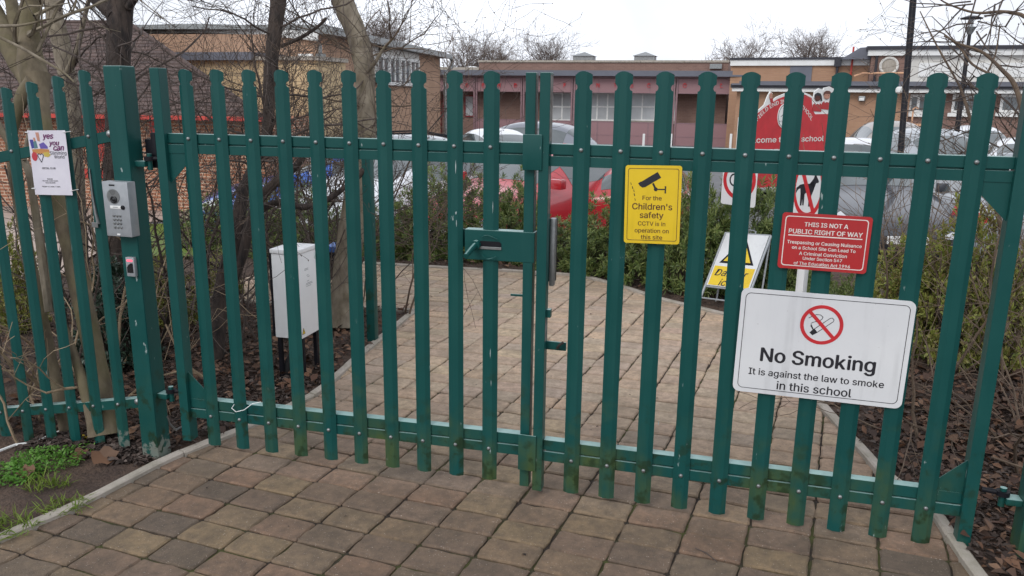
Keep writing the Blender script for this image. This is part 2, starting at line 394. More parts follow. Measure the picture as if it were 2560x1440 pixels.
def build_ground():
    x0, x1, y0, y1, st = -8.0, 4.6, -3.7, 8.0, .06
    nx, ny = int((x1-x0)/st)+1, int((y1-y0)/st)+1
    mb = MB(); zs = []
    for j in range(ny):
        for i in range(nx):
            x, y = x0+i*st, y0+j*st; z = hgt(x, y)
            if -5 < x < 1.6 and y < 5:
                d, _ = segdist(x, y, PATH)
                if inside(x, y, PATH): z -= .07
                else:
                    b = min(1, max(0, (d-.03)/.12))
                    z += .004+.03*b*(mnoise.noise((x*2.2, y*2.2, 0))+.3)+.022*b*mnoise.noise((x*11, y*11, 3))
            else: z += .03*(mnoise.noise((x*2.2, y*2.2, 0))+.3)+.022*mnoise.noise((x*11, y*11, 3))
            mb.v.append((x, y, z))
    for j in range(ny-1):
        for i in range(nx-1):
            a = j*nx+i; mb.f.append((a, a+1, a+nx+1, a+nx))
    structure('ground', mb, M['soil'], True)
    mb = MB()
    xs = [-400, -120, -60, -30, -22, -16, -12, -9, -7.9, -6, -4, -2, 0, 2, 4.5, 7, 10, 16, 30, 60, 120, 400]
    ys = [-60, -20, -8, -3.6, -1, 2, 4, 6, 7.9, 9, 10, 11, 12, 14, 17, 20, 25, 32, 45, 80, 160, 500]
    for y in ys:
        for x in xs: mb.v.append((x, y, hgt(x, y)-(.11 if -8 < x < 4.6 and -3.7 < y < 8 else .0)))
    for j in range(len(ys)-1):
        for i in range(len(xs)-1):
            a = j*len(xs)+i; mb.f.append((a, a+1, a+len(xs)+1, a+len(xs)))
    structure('ground', mb, M['soil'], True)
build_ground()
def sheet(name, poly, m, dz, st=.4):                            # a surface that follows the lie of the land
    xs = [p[0] for p in poly]; ys = [p[1] for p in poly]; bm = bmesh.new()
    bm.faces.new([bm.verts.new((p[0], p[1], 0)) for p in poly])
    for ax, lo, hi in ((0, min(xs), max(xs)), (1, min(ys), max(ys))):
        k = lo+st
        while k < hi:
            n = Vector((1, 0, 0)) if ax == 0 else Vector((0, 1, 0))
            bmesh.ops.bisect_plane(bm, geom=bm.verts[:]+bm.edges[:]+bm.faces[:], plane_co=n*k, plane_no=n); k += st
    for v in bm.verts: v.co.z = hgt(v.co.x, v.co.y)+dz
    mb = MB().addbm(bm); o = structure(name, mb, m, True)
    for p in o.data.polygons:
        if p.normal.z < 0: o.data.flip_normals(); break
    return o
sheet('car_park', [(-13, 6.3), (12, 6.3), (30, 12), (30, 60), (-30, 60), (-30, 30), (-13, 16)], M['asphalt'], .035, 1.0)
def gp(px, py): p = G(px, py); return (p.x, p.y)
sheet('lawn', [gp(300, 650), gp(505, 652), gp(575, 560), gp(330, 566)], M['grass'], .05, .3)
sheet('concrete_path', [gp(120, 720), gp(250, 640), gp(335, 562), gp(600, 556), gp(600, 500), gp(60, 505), gp(-150, 560), gp(-120, 700)], M['slab'], .055, .4)

def build_paving():
    rng_ = random.Random(4); mb = MB(); ang = math.radians(-7.5); ca, sa = math.cos(ang), math.sin(ang)
    ox, oy = -1.726, .098; W, H = .2405, .1555
    cum = {}
    for r in range(-28, 36):
        y_off = 0
        for c in range(-16, 17):
            w = W-.007-rng_.random()*.003; h = H-.010-rng_.random()*.003
            u0, v0 = c*W+rng_.uniform(-.002, .002), r*H+rng_.uniform(-.002, .002)
            cxx, cyy = ox+(u0+w/2)*ca-(v0+h/2)*sa, oy+(u0+w/2)*sa+(v0+h/2)*ca
            d, k = segdist(cxx, cyy, PATH); ins = inside(cxx, cyy, PATH)
            if not ins and d > .15: continue
            if cyy < -3.4 or cyy > 4.8: continue
            b = .007; cr = .008
            def ring(i, q):
                p = []
                for (sx_, sy_) in ((0, 0), (1, 0), (1, 1), (0, 1)):
                    X = u0+(w-i if sx_ else i); Y = v0+(h-i if sy_ else i); ux = -1 if sx_ else 1; uy = -1 if sy_ else 1
                    a1 = (X+ux*q, Y); a2 = (X, Y+uy*q)
                    if (sx_, sy_) in ((0, 0), (1, 1)): p += [a2, a1]
                    else: p += [a1, a2]
                q_ = []
                for e in range(8):
                    q_.append(p[e])
                    if e % 2: n_ = p[(e+1) % 8]; q_ += [(p[e][0]+(n_[0]-p[e][0])*t, p[e][1]+(n_[1]-p[e][1])*t) for t in (.35, .68)]
                return q_
            outer = ring(0, cr); inner = ring(b, cr*.8); jit = [(rng_.gauss(0, .0022), rng_.gauss(0, .0022)) for _ in outer]
            outer = [(x+j[0], y+j[1]) for (x, y), j in zip(outer, jit)]; inner = [(x+j[0]*1.2+rng_.gauss(0, .0008), y+j[1]*1.2+rng_.gauss(0, .0008)) for (x, y), j in zip(inner, jit)]
            tz = rng_.uniform(-.0025, .0025); tx, ty = rng_.uniform(-.012, .012), rng_.uniform(-.018, .018)
            def wv(p, z):
                x, y = ox+p[0]*ca-p[1]*sa, oy+p[0]*sa+p[1]*ca
                return (x, y, hgt(x, y)+z+tz+(p[0]-u0-w/2)*tx+(p[1]-v0-h/2)*ty)
            n = 16; vs = [wv(p, 0) for p in inner]+[wv(p, -.007) for p in outer]+[wv(p, -.045) for p in outer]
            fs = [tuple(range(n))]+[(n+i, n+(i+1) % n, (i+1) % n, i) for i in range(n)]+[(2*n+i, 2*n+(i+1) % n, n+(i+1) % n, n+i) for i in range(n)]
            if d < .16 and k is not None:                        # cut to the kerb
                bm = bmesh.new(); bv = [bm.verts.new(v) for v in vs]
                for f in fs: bm.faces.new([bv[i] for i in f])
                a, e = PATH[k], PATH[(k+1) % len(PATH)]; nn = Vector((-(e[1]-a[1]), e[0]-a[0], 0)).normalized()
                q = Vector((a[0], a[1], 0))+nn*.01
                tst = Vector((a[0]+e[0], a[1]+e[1], 0))/2+nn*.05
                if inside(tst.x, tst.y, PATH): nn = -nn; q = Vector((a[0], a[1], 0))+nn*.01
                bmesh.ops.bisect_plane(bm, geom=bm.verts[:]+bm.edges[:]+bm.faces[:], plane_co=q, plane_no=nn, clear_outer=True)
                if bm.faces: mb.addbm(bm)
                else: bm.free()
            else: mb.add(vs, fs)
    o = structure('block_paving', mb, M['paver'])
    sheet('paving_joints', [(-4.6, -3.4), (1.4, -3.4), (1.4, 4.75), (-4.6, 4.75)], M['joint'], -.0125, .5)
build_paving()
# the joint sheet only belongs under the paving: cut it back to the path
jo = bpy.data.objects['paving_joints']; bm = bmesh.new(); bm.from_mesh(jo.data)
bmesh.ops.subdivide_edges(bm, edges=bm.edges[:], cuts=4, use_grid_fill=True)
bmesh.ops.delete(bm, geom=[f for f in bm.faces if not inside(f.calc_center_median().x, f.calc_center_median().y, PATH)], context='FACES')
bm.to_mesh(jo.data); bm.free()

def kerb(pts, w=.05, up=.022, seg=.92, seed=1):
    r = random.Random(seed); mb = MB(); L_ = [0]
    for a, b in zip(pts, pts[1:]): L_.append(L_[-1]+math.dist(a, b))
    def pos(s):
        s = max(0, min(L_[-1], s))
        for i in range(len(pts)-1):
            if s <= L_[i+1]:
                t = (s-L_[i])/(L_[i+1]-L_[i]); return Vector((pts[i][0]+(pts[i+1][0]-pts[i][0])*t, pts[i][1]+(pts[i+1][1]-pts[i][1])*t))
    s = 0
    while s < L_[-1]-.05:
        e = min(L_[-1], s+seg)-.004; k = 6; ring = []; j = r.uniform(-.006, .006)
        for i in range(k+1):
            q = s+(e-s)*i/k; p = pos(q); t = (pos(q+.03)-pos(q-.03)).normalized(); n = Vector((-t.y, t.x))
            h = hgt(p.x, p.y)+j
            prof = [(-w/2, -.1), (-w/2, up-.007), (-w/2+.008, up), (w/2-.008, up), (w/2, up-.007), (w/2, -.1)]
            ring.append([(p.x+n.x*o_, p.y+n.y*o_, h+z_+r.uniform(-.002, .002)) for o_, z_ in prof])
        vs = [v for R_ in ring for v in R_]; m = 6
        fs = [(i*m+a, i*m+(a+1) % m, (i+1)*m+(a+1) % m, (i+1)*m+a) for i in range(k) for a in range(m)]+[tuple(range(m)), tuple(k*m+a for a in reversed(range(m)))]
        mb.add(vs, fs); s += seg
    return mb
mb = kerb(KL, seed=1); 
for pts, s_ in ((KB, 2), (KR, 3), (KH, 4)):
    k_ = kerb(pts, seed=s_); mb.add(k_.v, k_.f)
structure('kerb', mb, M['concrete'])

# ================================================================== LETTERING
try: FONT = bpy.data.fonts.load(bpy.utils.system_resource('DATAFILES')+'/fonts/Inter.woff2')
except Exception: FONT = None
def text2d(body, size=1.0, bold=0.0, shear=0.0, spacing=1.0):
    c = bpy.data.curves.new('text', 'FONT'); c.body = body; c.size = size; c.shear = shear
    if FONT:
        c.font = FONT
    c.space_character = spacing
    c.align_x = 'LEFT'; c.resolution_u = 3
    o = bpy.data.objects.new('text', c); col.objects.link(o); dg = bpy.context.evaluated_depsgraph_get(); dg.update()
    me = bpy.data.meshes.new_from_object(o.evaluated_get(dg)); vs = [(v.co.x, v.co.y) for v in me.vertices]; fs = [tuple(p.vertices) for p in me.polygons]
    bpy.data.objects.remove(o); bpy.data.curves.remove(c); bpy.data.meshes.remove(me); return vs, fs
def text_k(body, **kw):
    """like text2d, with the letter k drawn by hand (its strokes overlap in the font)"""
    if FONT is None or 'k' not in body: return text2d(body, **kw)
    vs, fs = text2d(body.replace('k', 'h'), **kw)
    for i, ch in enumerate(body):
        if ch != 'k': continue
        b_ = body.replace('k', 'h'); lo = max(v[0] for v in text2d(b_[:i], **kw)[0])+.004 if i else -9; hi = max(v[0] for v in text2d(b_[:i+1], **kw)[0])+.002
        g = [v for v in vs if lo < v[0] <= hi]; x0, x1, asc = min(v[0] for v in g), max(v[0] for v in g), max(v[1] for v in g)
        ins_ = {j for j, v in enumerate(vs) if lo < v[0] <= hi}; fs = [f for f in fs if not (set(f) & ins_)]
        e = asc/.756; st, xh = .095*e, .546*e
        for q in ([(x0, 0), (x0+st, 0), (x0+st, asc), (x0, asc)], [(x0+st, .165*e), (x0+st+.08*e, .245*e), (x1-.005*e, xh), (x1-.115*e, xh), (x0+st, .275*e)], [(x0+st+.08*e, .245*e), (x1-.095*e, 0), (x1+.02*e, 0), (x0+st+.145*e, .318*e)]):
            n = len(vs); vs = vs+q; fs = fs+[tuple(range(n, n+len(q)))]
    return vs, fs
def put_text(mb, body, cx, cz, width, f, bold=.0, height=None, shear=0.0, arc=None, spacing=1.0):
    vs, fs = text_k(body, size=1.0, bold=bold, shear=shear, spacing=spacing)
    x0, x1 = min(v[0] for v in vs), max(v[0] for v in vs); k = width/(x1-x0); ky = k if height is None else height/.73
    out = []; flat2 = []
    for x, y in vs:
        X = (x-(x0+x1)/2)*k; Y = (y-.36)*ky
        if arc: a = X/arc; X, Y = (arc+Y)*math.sin(a), (arc+Y)*math.cos(a)-arc
        out.append(f(cx+X, cz+Y)); flat2.append((X, Y))
    mb.add(out, fs)
    if bold:                                                     # heavier strokes: the same letters again a hair to each side
        n_ = f(0, 0)-f(0, 0)
        for k_, (dx, dz) in enumerate(((bold*.9, 0), (-bold*.9, 0), (0, bold*.5), (0, -bold*.5))):
            q = [f(cx+a+dx*k*1.0, cz+b+dz*k*1.0) for a, b in flat2]; e = Vector((0, -.00006*(k_+1), 0)); mb.add([v+e for v in q], fs)
def rrect(w, h, r, n=5, cx=0, cz=0):
    p = []
    for sx_, sz_, a0 in ((1, 1, 0), (-1, 1, 90), (-1, -1, 180), (1, -1, 270)):
        for k in range(n+1):
            a = math.radians(a0+90*k/n); p.append((cx+sx_*(w/2-r)+r*math.cos(a), cz+sz_*(h/2-r)+r*math.sin(a)))
    return p
def flat(y): return lambda x, z: Vector((x, y, z))
def plate(mb, poly, y0, y1): mb.prism(poly, flat(y0), flat(y1))
def band(mb, outer, inner, y0, y1):                              # a closed line between two outlines with equal point counts
    n = len(outer)
    for i in range(n):
        j = (i+1) % n; q = [outer[i], outer[j], inner[j], inner[i]]; mb.prism(q, flat(y0), flat(y1))
def circ(r, n=40, cx=0, cz=0, ex=1.0): return [(cx+r*ex*math.cos(2*math.pi*k/n), cz+r*math.sin(2*math.pi*k/n)) for k in range(n)]
def stroke(mb, pts, w, y0, y1):
    for a, b in zip(pts, pts[1:]):
        a, b = Vector(a), Vector(b); d = (b-a).normalized(); n = Vector((-d.y, d.x))*w/2; e = d*w*.25
        mb.prism([tuple(a-e+n), tuple(a-e-n), tuple(b+e-n), tuple(b+e+n)], flat(y0), flat(y1))
def arcpts(cx, cz, r, a0, a1, n=14, ex=1.0): return [(cx+ex*r*math.cos(math.radians(a0+(a1-a0)*k/n)), cz+r*math.sin(math.radians(a0+(a1-a0)*k/n))) for k in range(n+1)]

# ================================================================== THE GATE
PZ0, PZ1 = .022, 1.80
def pale_mb(z0=PZ0, z1=PZ1, w=.0335):
    neck = z1-.060; rr = .0125
    lv = [z0, z0+.3, z0+.8, z0+1.3, neck-.0165]+[neck+rr*math.sin(math.radians(a)) for a in (-90, -60, -30, 0, 30, 60, 90)]+[neck+.018, z1-.02, z1-.013]
    S = [-1, -.72, -.42, -.2, 0, .2, .42, .72, 1]
    vs = []; mb = MB()
    def hw(z):
        d = abs(z-neck); return w-(math.sqrt(max(0, rr*rr-d*d))*.80 if d < rr else 0)
    def dep(x): return max(0, abs(x)-.0135)*.62
    for off in (0, .0032):
        for z in lv:
            for s in S:
                x = s*hw(z); vs.append((x, dep(x)+off, z))
        for s in S: x = s*w; vs.append((x, dep(x)+off, z1-.013*s*s*(1 if abs(s) < 1 else 1.25)))
    nr, nc = len(lv)+1, len(S); fs = []
    o = nr*nc
    for r in range(nr-1):
        for c in range(nc-1):
            a = r*nc+c; fs += [(a, a+1, a+nc+1, a+nc), (o+a, o+a+nc, o+a+nc+1, o+a+1)]
        a = r*nc; fs += [(a, a+nc, o+a+nc, o+a), (a+nc-1, o+a+nc-1, o+a+2*nc-1, a+2*nc-1)]
    for c in range(nc-1): a = (nr-1)*nc+c; fs += [(c, o+c, o+c+1, c+1), (a, a+1, o+a+1, o+a)]
    return mb.add(vs, fs)
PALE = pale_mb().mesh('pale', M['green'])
def bolt_mb(r=.0085):
    T = Matrix.Rotation(math.radians(90), 4, 'X')
    return MB().lathe([(r, -.002), (r, .0025), (r*.8, .0055), (r*.4, .007), (.0008, .0073)], 12, T)
BOLT = bolt_mb().mesh('bolt', M['galv'], True)
def add_pales(root, xs, dz=lambda k: 0.0, bz=(1.5, .175), y=0.0, skip=()):
    for k, x in enumerate(xs):
        p = link('pale', PALE, root, (x, y, dz(k)))
        for b in bz:
            if (k, b) not in skip: link('bolt', BOLT, p, (0, -.0005, b))
def leaf(label, x0, x1, xs, y0, slope, hinge_at_start, parts):
    """a gate leaf: x0..x1 are the outer edges of its frame along the leaf"""
    root = thing('gate_leaf', label, 'gate', (x0, y0, 0), math.atan(slope), 'leaves of the green palisade gate')
    Lx = x1-x0; return root, Lx
RY0, RY1 = .018, .068                                           # rails lie behind the pales
def frame_leaf(label, X0, X1, xp, rot, yof, hinge_left):
    root = thing('gate_leaf', label, 'gate', (X0, yof, 0), rot, 'leaves of the green palisade gate')
    W = X1-X0; a, b = .047, W-.042
    hs = (0, .047) if hinge_left else (W-.047, W); ms = (W-.042, W) if hinge_left else (0, .042)
    a, b = (.047, W-.042) if hinge_left else (.042, W-.047)
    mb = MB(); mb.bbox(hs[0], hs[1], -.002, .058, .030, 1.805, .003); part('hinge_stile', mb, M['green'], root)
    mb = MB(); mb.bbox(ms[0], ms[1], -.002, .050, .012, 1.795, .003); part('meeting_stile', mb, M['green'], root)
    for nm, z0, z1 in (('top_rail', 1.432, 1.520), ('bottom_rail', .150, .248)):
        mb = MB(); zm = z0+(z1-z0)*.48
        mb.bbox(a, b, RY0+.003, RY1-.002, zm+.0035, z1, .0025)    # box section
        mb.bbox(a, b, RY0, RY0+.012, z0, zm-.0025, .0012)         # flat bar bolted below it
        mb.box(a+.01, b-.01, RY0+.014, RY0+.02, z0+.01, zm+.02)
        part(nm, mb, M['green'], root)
    add_pales(root, [x-X0 for x in xp])
    # corner gussets
    x_ = (a, a+.125) if hinge_left else (b, b-.125)
    for nm, zc, s in (('gusset', 1.432, -1), ('gusset', .248, 1)):
        mb = MB(); mb.prism([(x_[0], zc), (x_[1], zc), (x_[1], zc+s*.012), (x_[0], zc+s*.135)], flat(.026), flat(.021)); part(nm, mb, M['green'], root)
    return root
XL = [-2.3315+.155*k for k in range(10)]; XR = [-.5594+.155*k for k in range(10)]
left = frame_leaf('wider green palisade gate leaf carrying the lock plate and round pull bolt', -2.500, -.752, XL, math.atan(.0264), -.0045, True)
right = frame_leaf('green palisade gate leaf carrying the three safety signs', -.731, 1.006, XR, math.atan(-.011), .017, False)
# -- the lock on one leaf (leaf coordinates)
LX = -2.500
mb = MB(); mb.bbox(-1.045-LX, -.745-LX, .008, .060, 1.030, 1.158, .003); lb = part('lock_box', mb, M['green'], left); lb.location = (0, -.0125, 0)
mb = MB(); mb.prism(rrect(.098, .028, .013, 6, -.935-LX, 1.098), flat(.0075), flat(.005)); part('bolt_slot', mb, M['tar'], lb)
mb = MB(); mb.bbox(-.985-LX, -.885-LX, .002, .007, 1.078, 1.089, .001); part('worn_slot_edge', mb, M['galv'], lb)
mb = MB()
mb.cyl((-.992-LX, .006, 1.096), (-.995-LX, -.012, 1.094), .020, 18)
mb.tube([(-.995-LX, -.010, 1.094), (-1.003-LX, -.055, 1.080), (-1.009-LX, -.098, 1.064)], [.0125, .0115, .0115], 14)
part('pull_bolt', mb, M['green'], lb, True)
mb = MB(); mb.bbox(-1.115-LX, -1.045-LX, .045, .052, 1.075, 1.152, .002); part('bolt_end_plate', mb, M['green'], lb, True)
mb = MB(); mb.tube([(-.965-LX, -.004, 1.055), (-.955-LX, -.009, 1.045), (-.940-LX, -.010, 1.038), (-.920-LX, -.009, 1.043), (-.905-LX, -.004, 1.052)], .0028, 5); part('weld_bead', mb, M['green'], lb)
mb = MB(); mb.tube([(-.968-LX, -.004, 1.128), (-.955-LX, -.010, 1.137), (-.940-LX, -.011, 1.140), (-.920-LX, -.010, 1.133), (-.900-LX, -.004, 1.124)], .0028, 5); part('weld_bead', mb, M['green'], lb)
mb = MB(); mb.bbox(-.86-LX, -.77-LX, .060, .066, .866, .876, .002); part('drop_bolt_guide', mb, M['green'], left)
# -- cover plates, closer and hasp on the other leaf
RX = -.731
for z0, z1 in ((1.415, 1.556), (.105, .272)):
    mb = MB(); mb.bbox(-.795-RX, -.715-RX, -.010, -.0035, z0, z1, .003); part('cover_plate', mb, M['green'], right, True)
mb = MB(); mb.bbox(-.688-RX, -.668-RX, .050, .085, .93, 1.215, .004); mb.cyl((-.676-RX, .068, .95), (-.676-RX, .068, 1.20), .010, 10); part('lock_keep', mb, M['galv'], right, True)
mb = MB(); mb.bbox(-.700-RX, -.672-RX, .085, .125, .94, 1.21, .004); part('keep_housing', mb, M['tar'], right)
mb = MB(); mb.bbox(-.690-RX, -.605-RX, .040, .048, .655, .692, .002); mb.bbox(-.69-RX, -.61-RX, .04, .07, .655, .662, .002); hs_ = part('hasp', mb, M['green'], right)
mb = MB(); mb.tube([(-.640-RX, .03, .668), (-.628-RX, .012, .688), (-.612-RX, .02, .70)], .006, 8); part('padlock_shackle', mb, M['bark_dark'], hs_)
mb = MB(); mb.bbox(-.690-RX, -.672-RX, .02, .05, .80, .835, .002); part('bolt_lug', mb, M['green'], right)
mb = MB(); mb.cyl((-.706-RX, .062, -.035), (-.706-RX, .062, .9), .009, 10); part('drop_bolt', mb, M['galv'], right, True)

# -- worn places on the two leaves
W1 = 2.500-.752
for (z0, z1, wy) in ((1.50, 1.785, .040), (1.20, 1.42, .022), (.30, .62, .020)): part('worn_edge', MB().box(W1-.001, W1+.0009, .002, .002+wy, z0, z1), M['barefilm'], left)
for (z0, z1, wy) in ((1.53, 1.785, .044), (1.24, 1.40, .030), (.70, .79, .030)): part('worn_edge', MB().box(.041, .0429, .002, .002+wy, z0, z1), M['barefilm'], right)
def patch(nm, root, X0, px, py, rx, rz, y, m, seed):
    q = onY(px, py, y); r_ = random.Random(seed); mb = MB(); pts = [(q.x-X0+rx*math.cos(a*.4189)*r_.uniform(.55, 1.15), q.z+rz*math.sin(a*.4189)*r_.uniform(.55, 1.15)) for a in range(15)]
    mb.prism(pts, flat(y), flat(y-.0007)); part(nm, mb, M[m], root)
for a in ((1452, 470, .004, .030), (1313, 352, .010, .012), (1326, 362, .006, .014)): pass
for k, (px, py, rx, rz) in enumerate(((1511, 1150, .012, .018), (1504, 1136, .006, .010), (1519, 1133, .006, .009))): patch('lichen_patch', right, RX, px, py, rx, rz, -.0012+.017, 'lichen', k)
for k, (px, py, rx, rz) in enumerate(((2058, 1206, .020, .009), (2068, 1200, .010, .007))): patch('peeled_patch', right, RX, px, py, rx, rz, .0165+.0145, 'peeled', 10+k)
for k, (px, py, rx, rz) in enumerate(((1133, 420, .002, .030), (1134, 535, .004, .008), (1135, 560, .002, .018), (1226, 520, .0015, .030), (1220, 1135, .0018, .016), (1220, 890, .002, .022), (1222, 965, .0015, .014), (782, 640, .003, .020))): patch('paint_chip', left, LX, px, py, rx, rz, -.001, 'peeled', 20+k)
for k, (px, py, rx, rz) in enumerate(((1321, 1155, .0015, .012), (1646, 1060, .002, .010), (2341, 1125, .0012, .016), (2000, 1305, .003, .008), (2100, 1322, .004, .005))): patch('paint_chip', right, RX, px, py, rx, rz, .012, 'peeled', 40+k)

# -- gate posts with their hinge pins
def hinge(mbg, mbs, x, z, s):
    mbg.bbox(min(x, x+s*.055), max(x, x+s*.055), -.018, .035, z-.014, z+.012, .004); mbg.cyl((x+s*.062, .01, z-.03), (x+s*.062, .01, z+.045), .012, 12)
    mbs.lathe([(.024, z+.014), (.024, z+.032)], 16, Matrix.Translation((x+s*.062, .01, 0))); mbs.cyl((x+s*.07, .01, z+.023), (x+s*.13, .022, z+.023), .010, 10)
gp1 = thing('gate_post', 'stout green square gate post holding the intercom, its foot bare of paint', 'gate post', (-2.662, 0, hgt(-2.66, 0)))
O = gp1.location
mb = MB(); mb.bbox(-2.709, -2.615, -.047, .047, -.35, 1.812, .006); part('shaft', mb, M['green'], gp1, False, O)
for hz in (1.382, .255): a_, b_ = MB(), MB(); hinge(a_, b_, -2.615, hz, 1); part('hinge_bracket', a_, M['green'], gp1, True, O); part('eye_bolt', b_, M['tar'], gp1, True, O)
mb = MB(); mb.bbox(-2.60, -2.548, .045, .10, 1.40, 1.49, .004); mb.bbox(-2.555, -2.53, .03, .07, 1.36, 1.52, .003); part('latch_magnet', mb, M['tar'], gp1, True, O)
gp2 = thing('gate_post', 'green gate post cut off by the edge of the photo beside the dead leaves', 'gate post', (1.20, 0, hgt(1.1, 0)))
O = gp2.location
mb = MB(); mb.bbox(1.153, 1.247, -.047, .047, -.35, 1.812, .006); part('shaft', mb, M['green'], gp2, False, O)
for hz in (.250, 1.382): a_, b_ = MB(), MB(); hinge(a_, b_, 1.153, hz, -1); part('hinge_bracket', a_, M['green'], gp2, True, O); part('eye_bolt', b_, M['tar'], gp2, True, O)

# -- the fence beside the gate: stepped down with the bank
fx = [-2.866-.151*k for k in range(7)]
fn = thing('palisade_fence', 'low green palisade fence panel of narrow pales beside the gate post', 'fence', (-2.72, 0, -.08))
O = fn.location
def fz(x): return -.006+(x+2.866)*.178
for k, x in enumerate(fx):
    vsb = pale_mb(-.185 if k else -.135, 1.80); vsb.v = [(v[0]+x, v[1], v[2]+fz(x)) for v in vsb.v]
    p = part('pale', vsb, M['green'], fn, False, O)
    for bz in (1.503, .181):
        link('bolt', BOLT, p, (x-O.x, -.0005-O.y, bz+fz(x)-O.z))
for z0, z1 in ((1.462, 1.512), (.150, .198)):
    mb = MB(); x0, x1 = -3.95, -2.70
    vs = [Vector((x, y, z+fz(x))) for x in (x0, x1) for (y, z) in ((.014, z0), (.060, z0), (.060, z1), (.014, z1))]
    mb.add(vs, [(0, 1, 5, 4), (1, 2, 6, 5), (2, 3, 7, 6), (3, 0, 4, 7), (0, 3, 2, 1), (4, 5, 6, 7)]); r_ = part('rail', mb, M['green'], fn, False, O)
    mb = MB(); T = Matrix.Translation((-2.758, .013, (z0+z1)/2+.01+fz(-2.758))) @ Matrix.Rotation(math.radians(90), 4, 'X'); mb.lathe([(.017, -.004), (.017, .004), (.012, .010), (.005, .013), (.001, .0135)], 16, T); part('dome_bolt', mb, M['galv'], r_, True, O)

# -- steel post inside that holds the leaf open
hp = solo('hold_back_post', MB().bbox(-2.46, -2.395, 2.02, 2.085, -.3, 1.28, .005), M['green'], 'short green steel post standing alone in the bed inside the gate', 'post', Vector((-2.43, 2.05, hgt(-2.43, 2.05))), smooth=True)

# ================================================================== WIRED THINGS ON THE POST
ic = thing('intercom_panel', 'silver video intercom with camera and twelve round keys on the gate post', 'intercom', (-2.664, -.047, 1.055), 0)
def icp(nm, mb, m, par=None, smooth=True): return part(nm, mb, m, par or ic, smooth, None)
mb = MB(); mb.bbox(-.068, .068, -.052, 0, 0, .250, .003); hb = icp('housing', mb, M['steel'])
mb = MB(); plate(mb, circ(.033, 40, -.012, .184), -.052, -.0545); sp = icp('speaker_disc', mb, M['galv'])
mb = MB()
for k in range(4):
    for a, b in zip(arcpts(-.012, .182, .013+.005*k, 55, 125, 8), arcpts(-.012, .182, .013+.005*k, 55, 125, 8)[1:]): stroke(mb, [a, b], .0012, -.0545, -.0552)
icp('speaker_slot', mb, M['darkglass'], sp)
mb = MB(); T = Matrix.Translation((-.009, -.0545, .170)) @ Matrix.Rotation(math.radians(90), 4, 'X'); mb.lathe([(.017, -.001), (.017, .004), (.013, .0055), (.010, .002), (.001, .004)], 24, T); icp('camera_lens', mb, M['darkglass'])
mb = MB(); mb.bbox(-.030, .000, -.0535, -.051, .231, .238, .0008); icp('badge', mb, M['darkglass'])
mb = MB(); mb.bbox(-.034, .024, -.054, -.051, .128, .142, .001); nb = icp('name_plate', mb, M['white'])
mb = MB(); mb.bbox(-.018, .007, -.0548, -.0538, .1335, .137, .0002); icp('name_strip', mb, M['steel'], nb)
mb = MB(); T = Matrix.Translation((.034, -.053, .135)) @ Matrix.Rotation(math.radians(90), 4, 'X'); mb.lathe([(.010, -.001), (.010, .003), (.006, .005), (.001, .005)], 20, T); icp('call_button', mb, M['tar'])
KEY = MB().lathe([(.0062, -.001), (.0062, .003), (.0045, .0046), (.001, .0046)], 16, Matrix.Rotation(math.radians(90), 4, 'X')).mesh('key', M['galv'], True)
for r in range(4):
    for c in range(3): link('key', KEY, ic, (-.020+.017*c, -.052, .096-.0175*r))
mb = MB(); mb.bbox(-.012, .005, -.0535, -.051, .006, .013, .0008); icp('screw_cover', mb, M['white'])
rd = thing('card_reader', 'small grey card reader with a lit red bar on the gate post', 'card reader', (-2.652, -.047, .861), 0)
mb = MB(); mb.bbox(-.023, .023, -.020, 0, 0, .092, .004); part('case', mb, M['steel'], rd, True)
mb = MB(); plate(mb, [(-.017, .018), (.016, .018), (.016, .064), (.004, .064), (-.010, .054), (-.017, .043)], -.020, -.0215); part('reading_window', mb, M['darkglass'], rd)
mb = MB(); plate(mb, rrect(.032, .010, .004, 4, 0, .076), -.020, -.0215); part('status_light', mb, M['led'], rd)

# ================================================================== SIGNS ON THE GATE
def sign_on(name, label, corners, y, rlo):
    P = [onY(px, py, y) for px, py in corners]                  # corners: top left, top right, bottom right, bottom left
    c = sum(P, Vector())/4; ux = ((P[1]-P[0])+(P[2]-P[3]))/2; uz = ((P[0]-P[3])+(P[1]-P[2]))/2
    w, h = ux.length, uz.length; ang = math.atan2(ux.z, ux.x)*.5+math.atan2(-uz.x, uz.z)*.5
    o = thing(name, label, 'sign', c); o.rotation_euler = (0, -ang, 0); return o, w, h
SY = -.007
# yellow camera sign
s, w, h = sign_on('camera_warning_sign', 'yellow portrait sign about children\'s safety with a camera picture on the gate', [(1565, 413), (1706, 414), (1698, 611), (1559, 606)], SY, 0)
mb = MB(); plate(mb, rrect(w, h, .010), 0, -.004); part('plate', mb, M['signyellow'], s)
mb = MB(); band(mb, rrect(w*.90, h*.925, .008), rrect(w*.90-.004, h*.925-.004, .007), -.004, -.0046); part('border', mb, M['maroon'], s)
mb = MB(); f = flat(-.0046); U = lambda u: (u-.5)*w; V = lambda v: (.5-v)*h
for t, u, v, wd, b in (('For the', .49, .40, .34, .012), ("Children's", .495, .505, .71, .022), ('safety', .49, .615, .42, .018), ('CCTV is in', .495, .73, .49, .012), ('operation on', .50, .82, .61, .012), ('this site', .50, .905, .385, .012)): mb = MB(); put_text(mb, t, U(u), V(v), w*wd, f, b*.6); part('lettering', mb, M['maroon'], s)
mb = MB(); R2 = lambda pts, cx, cz, a: [(cx+x*math.cos(a)-z*math.sin(a), cz+x*math.sin(a)+z*math.cos(a)) for x, z in pts]
cam_ang = math.radians(32); bw, bh = w*.37, h*.085
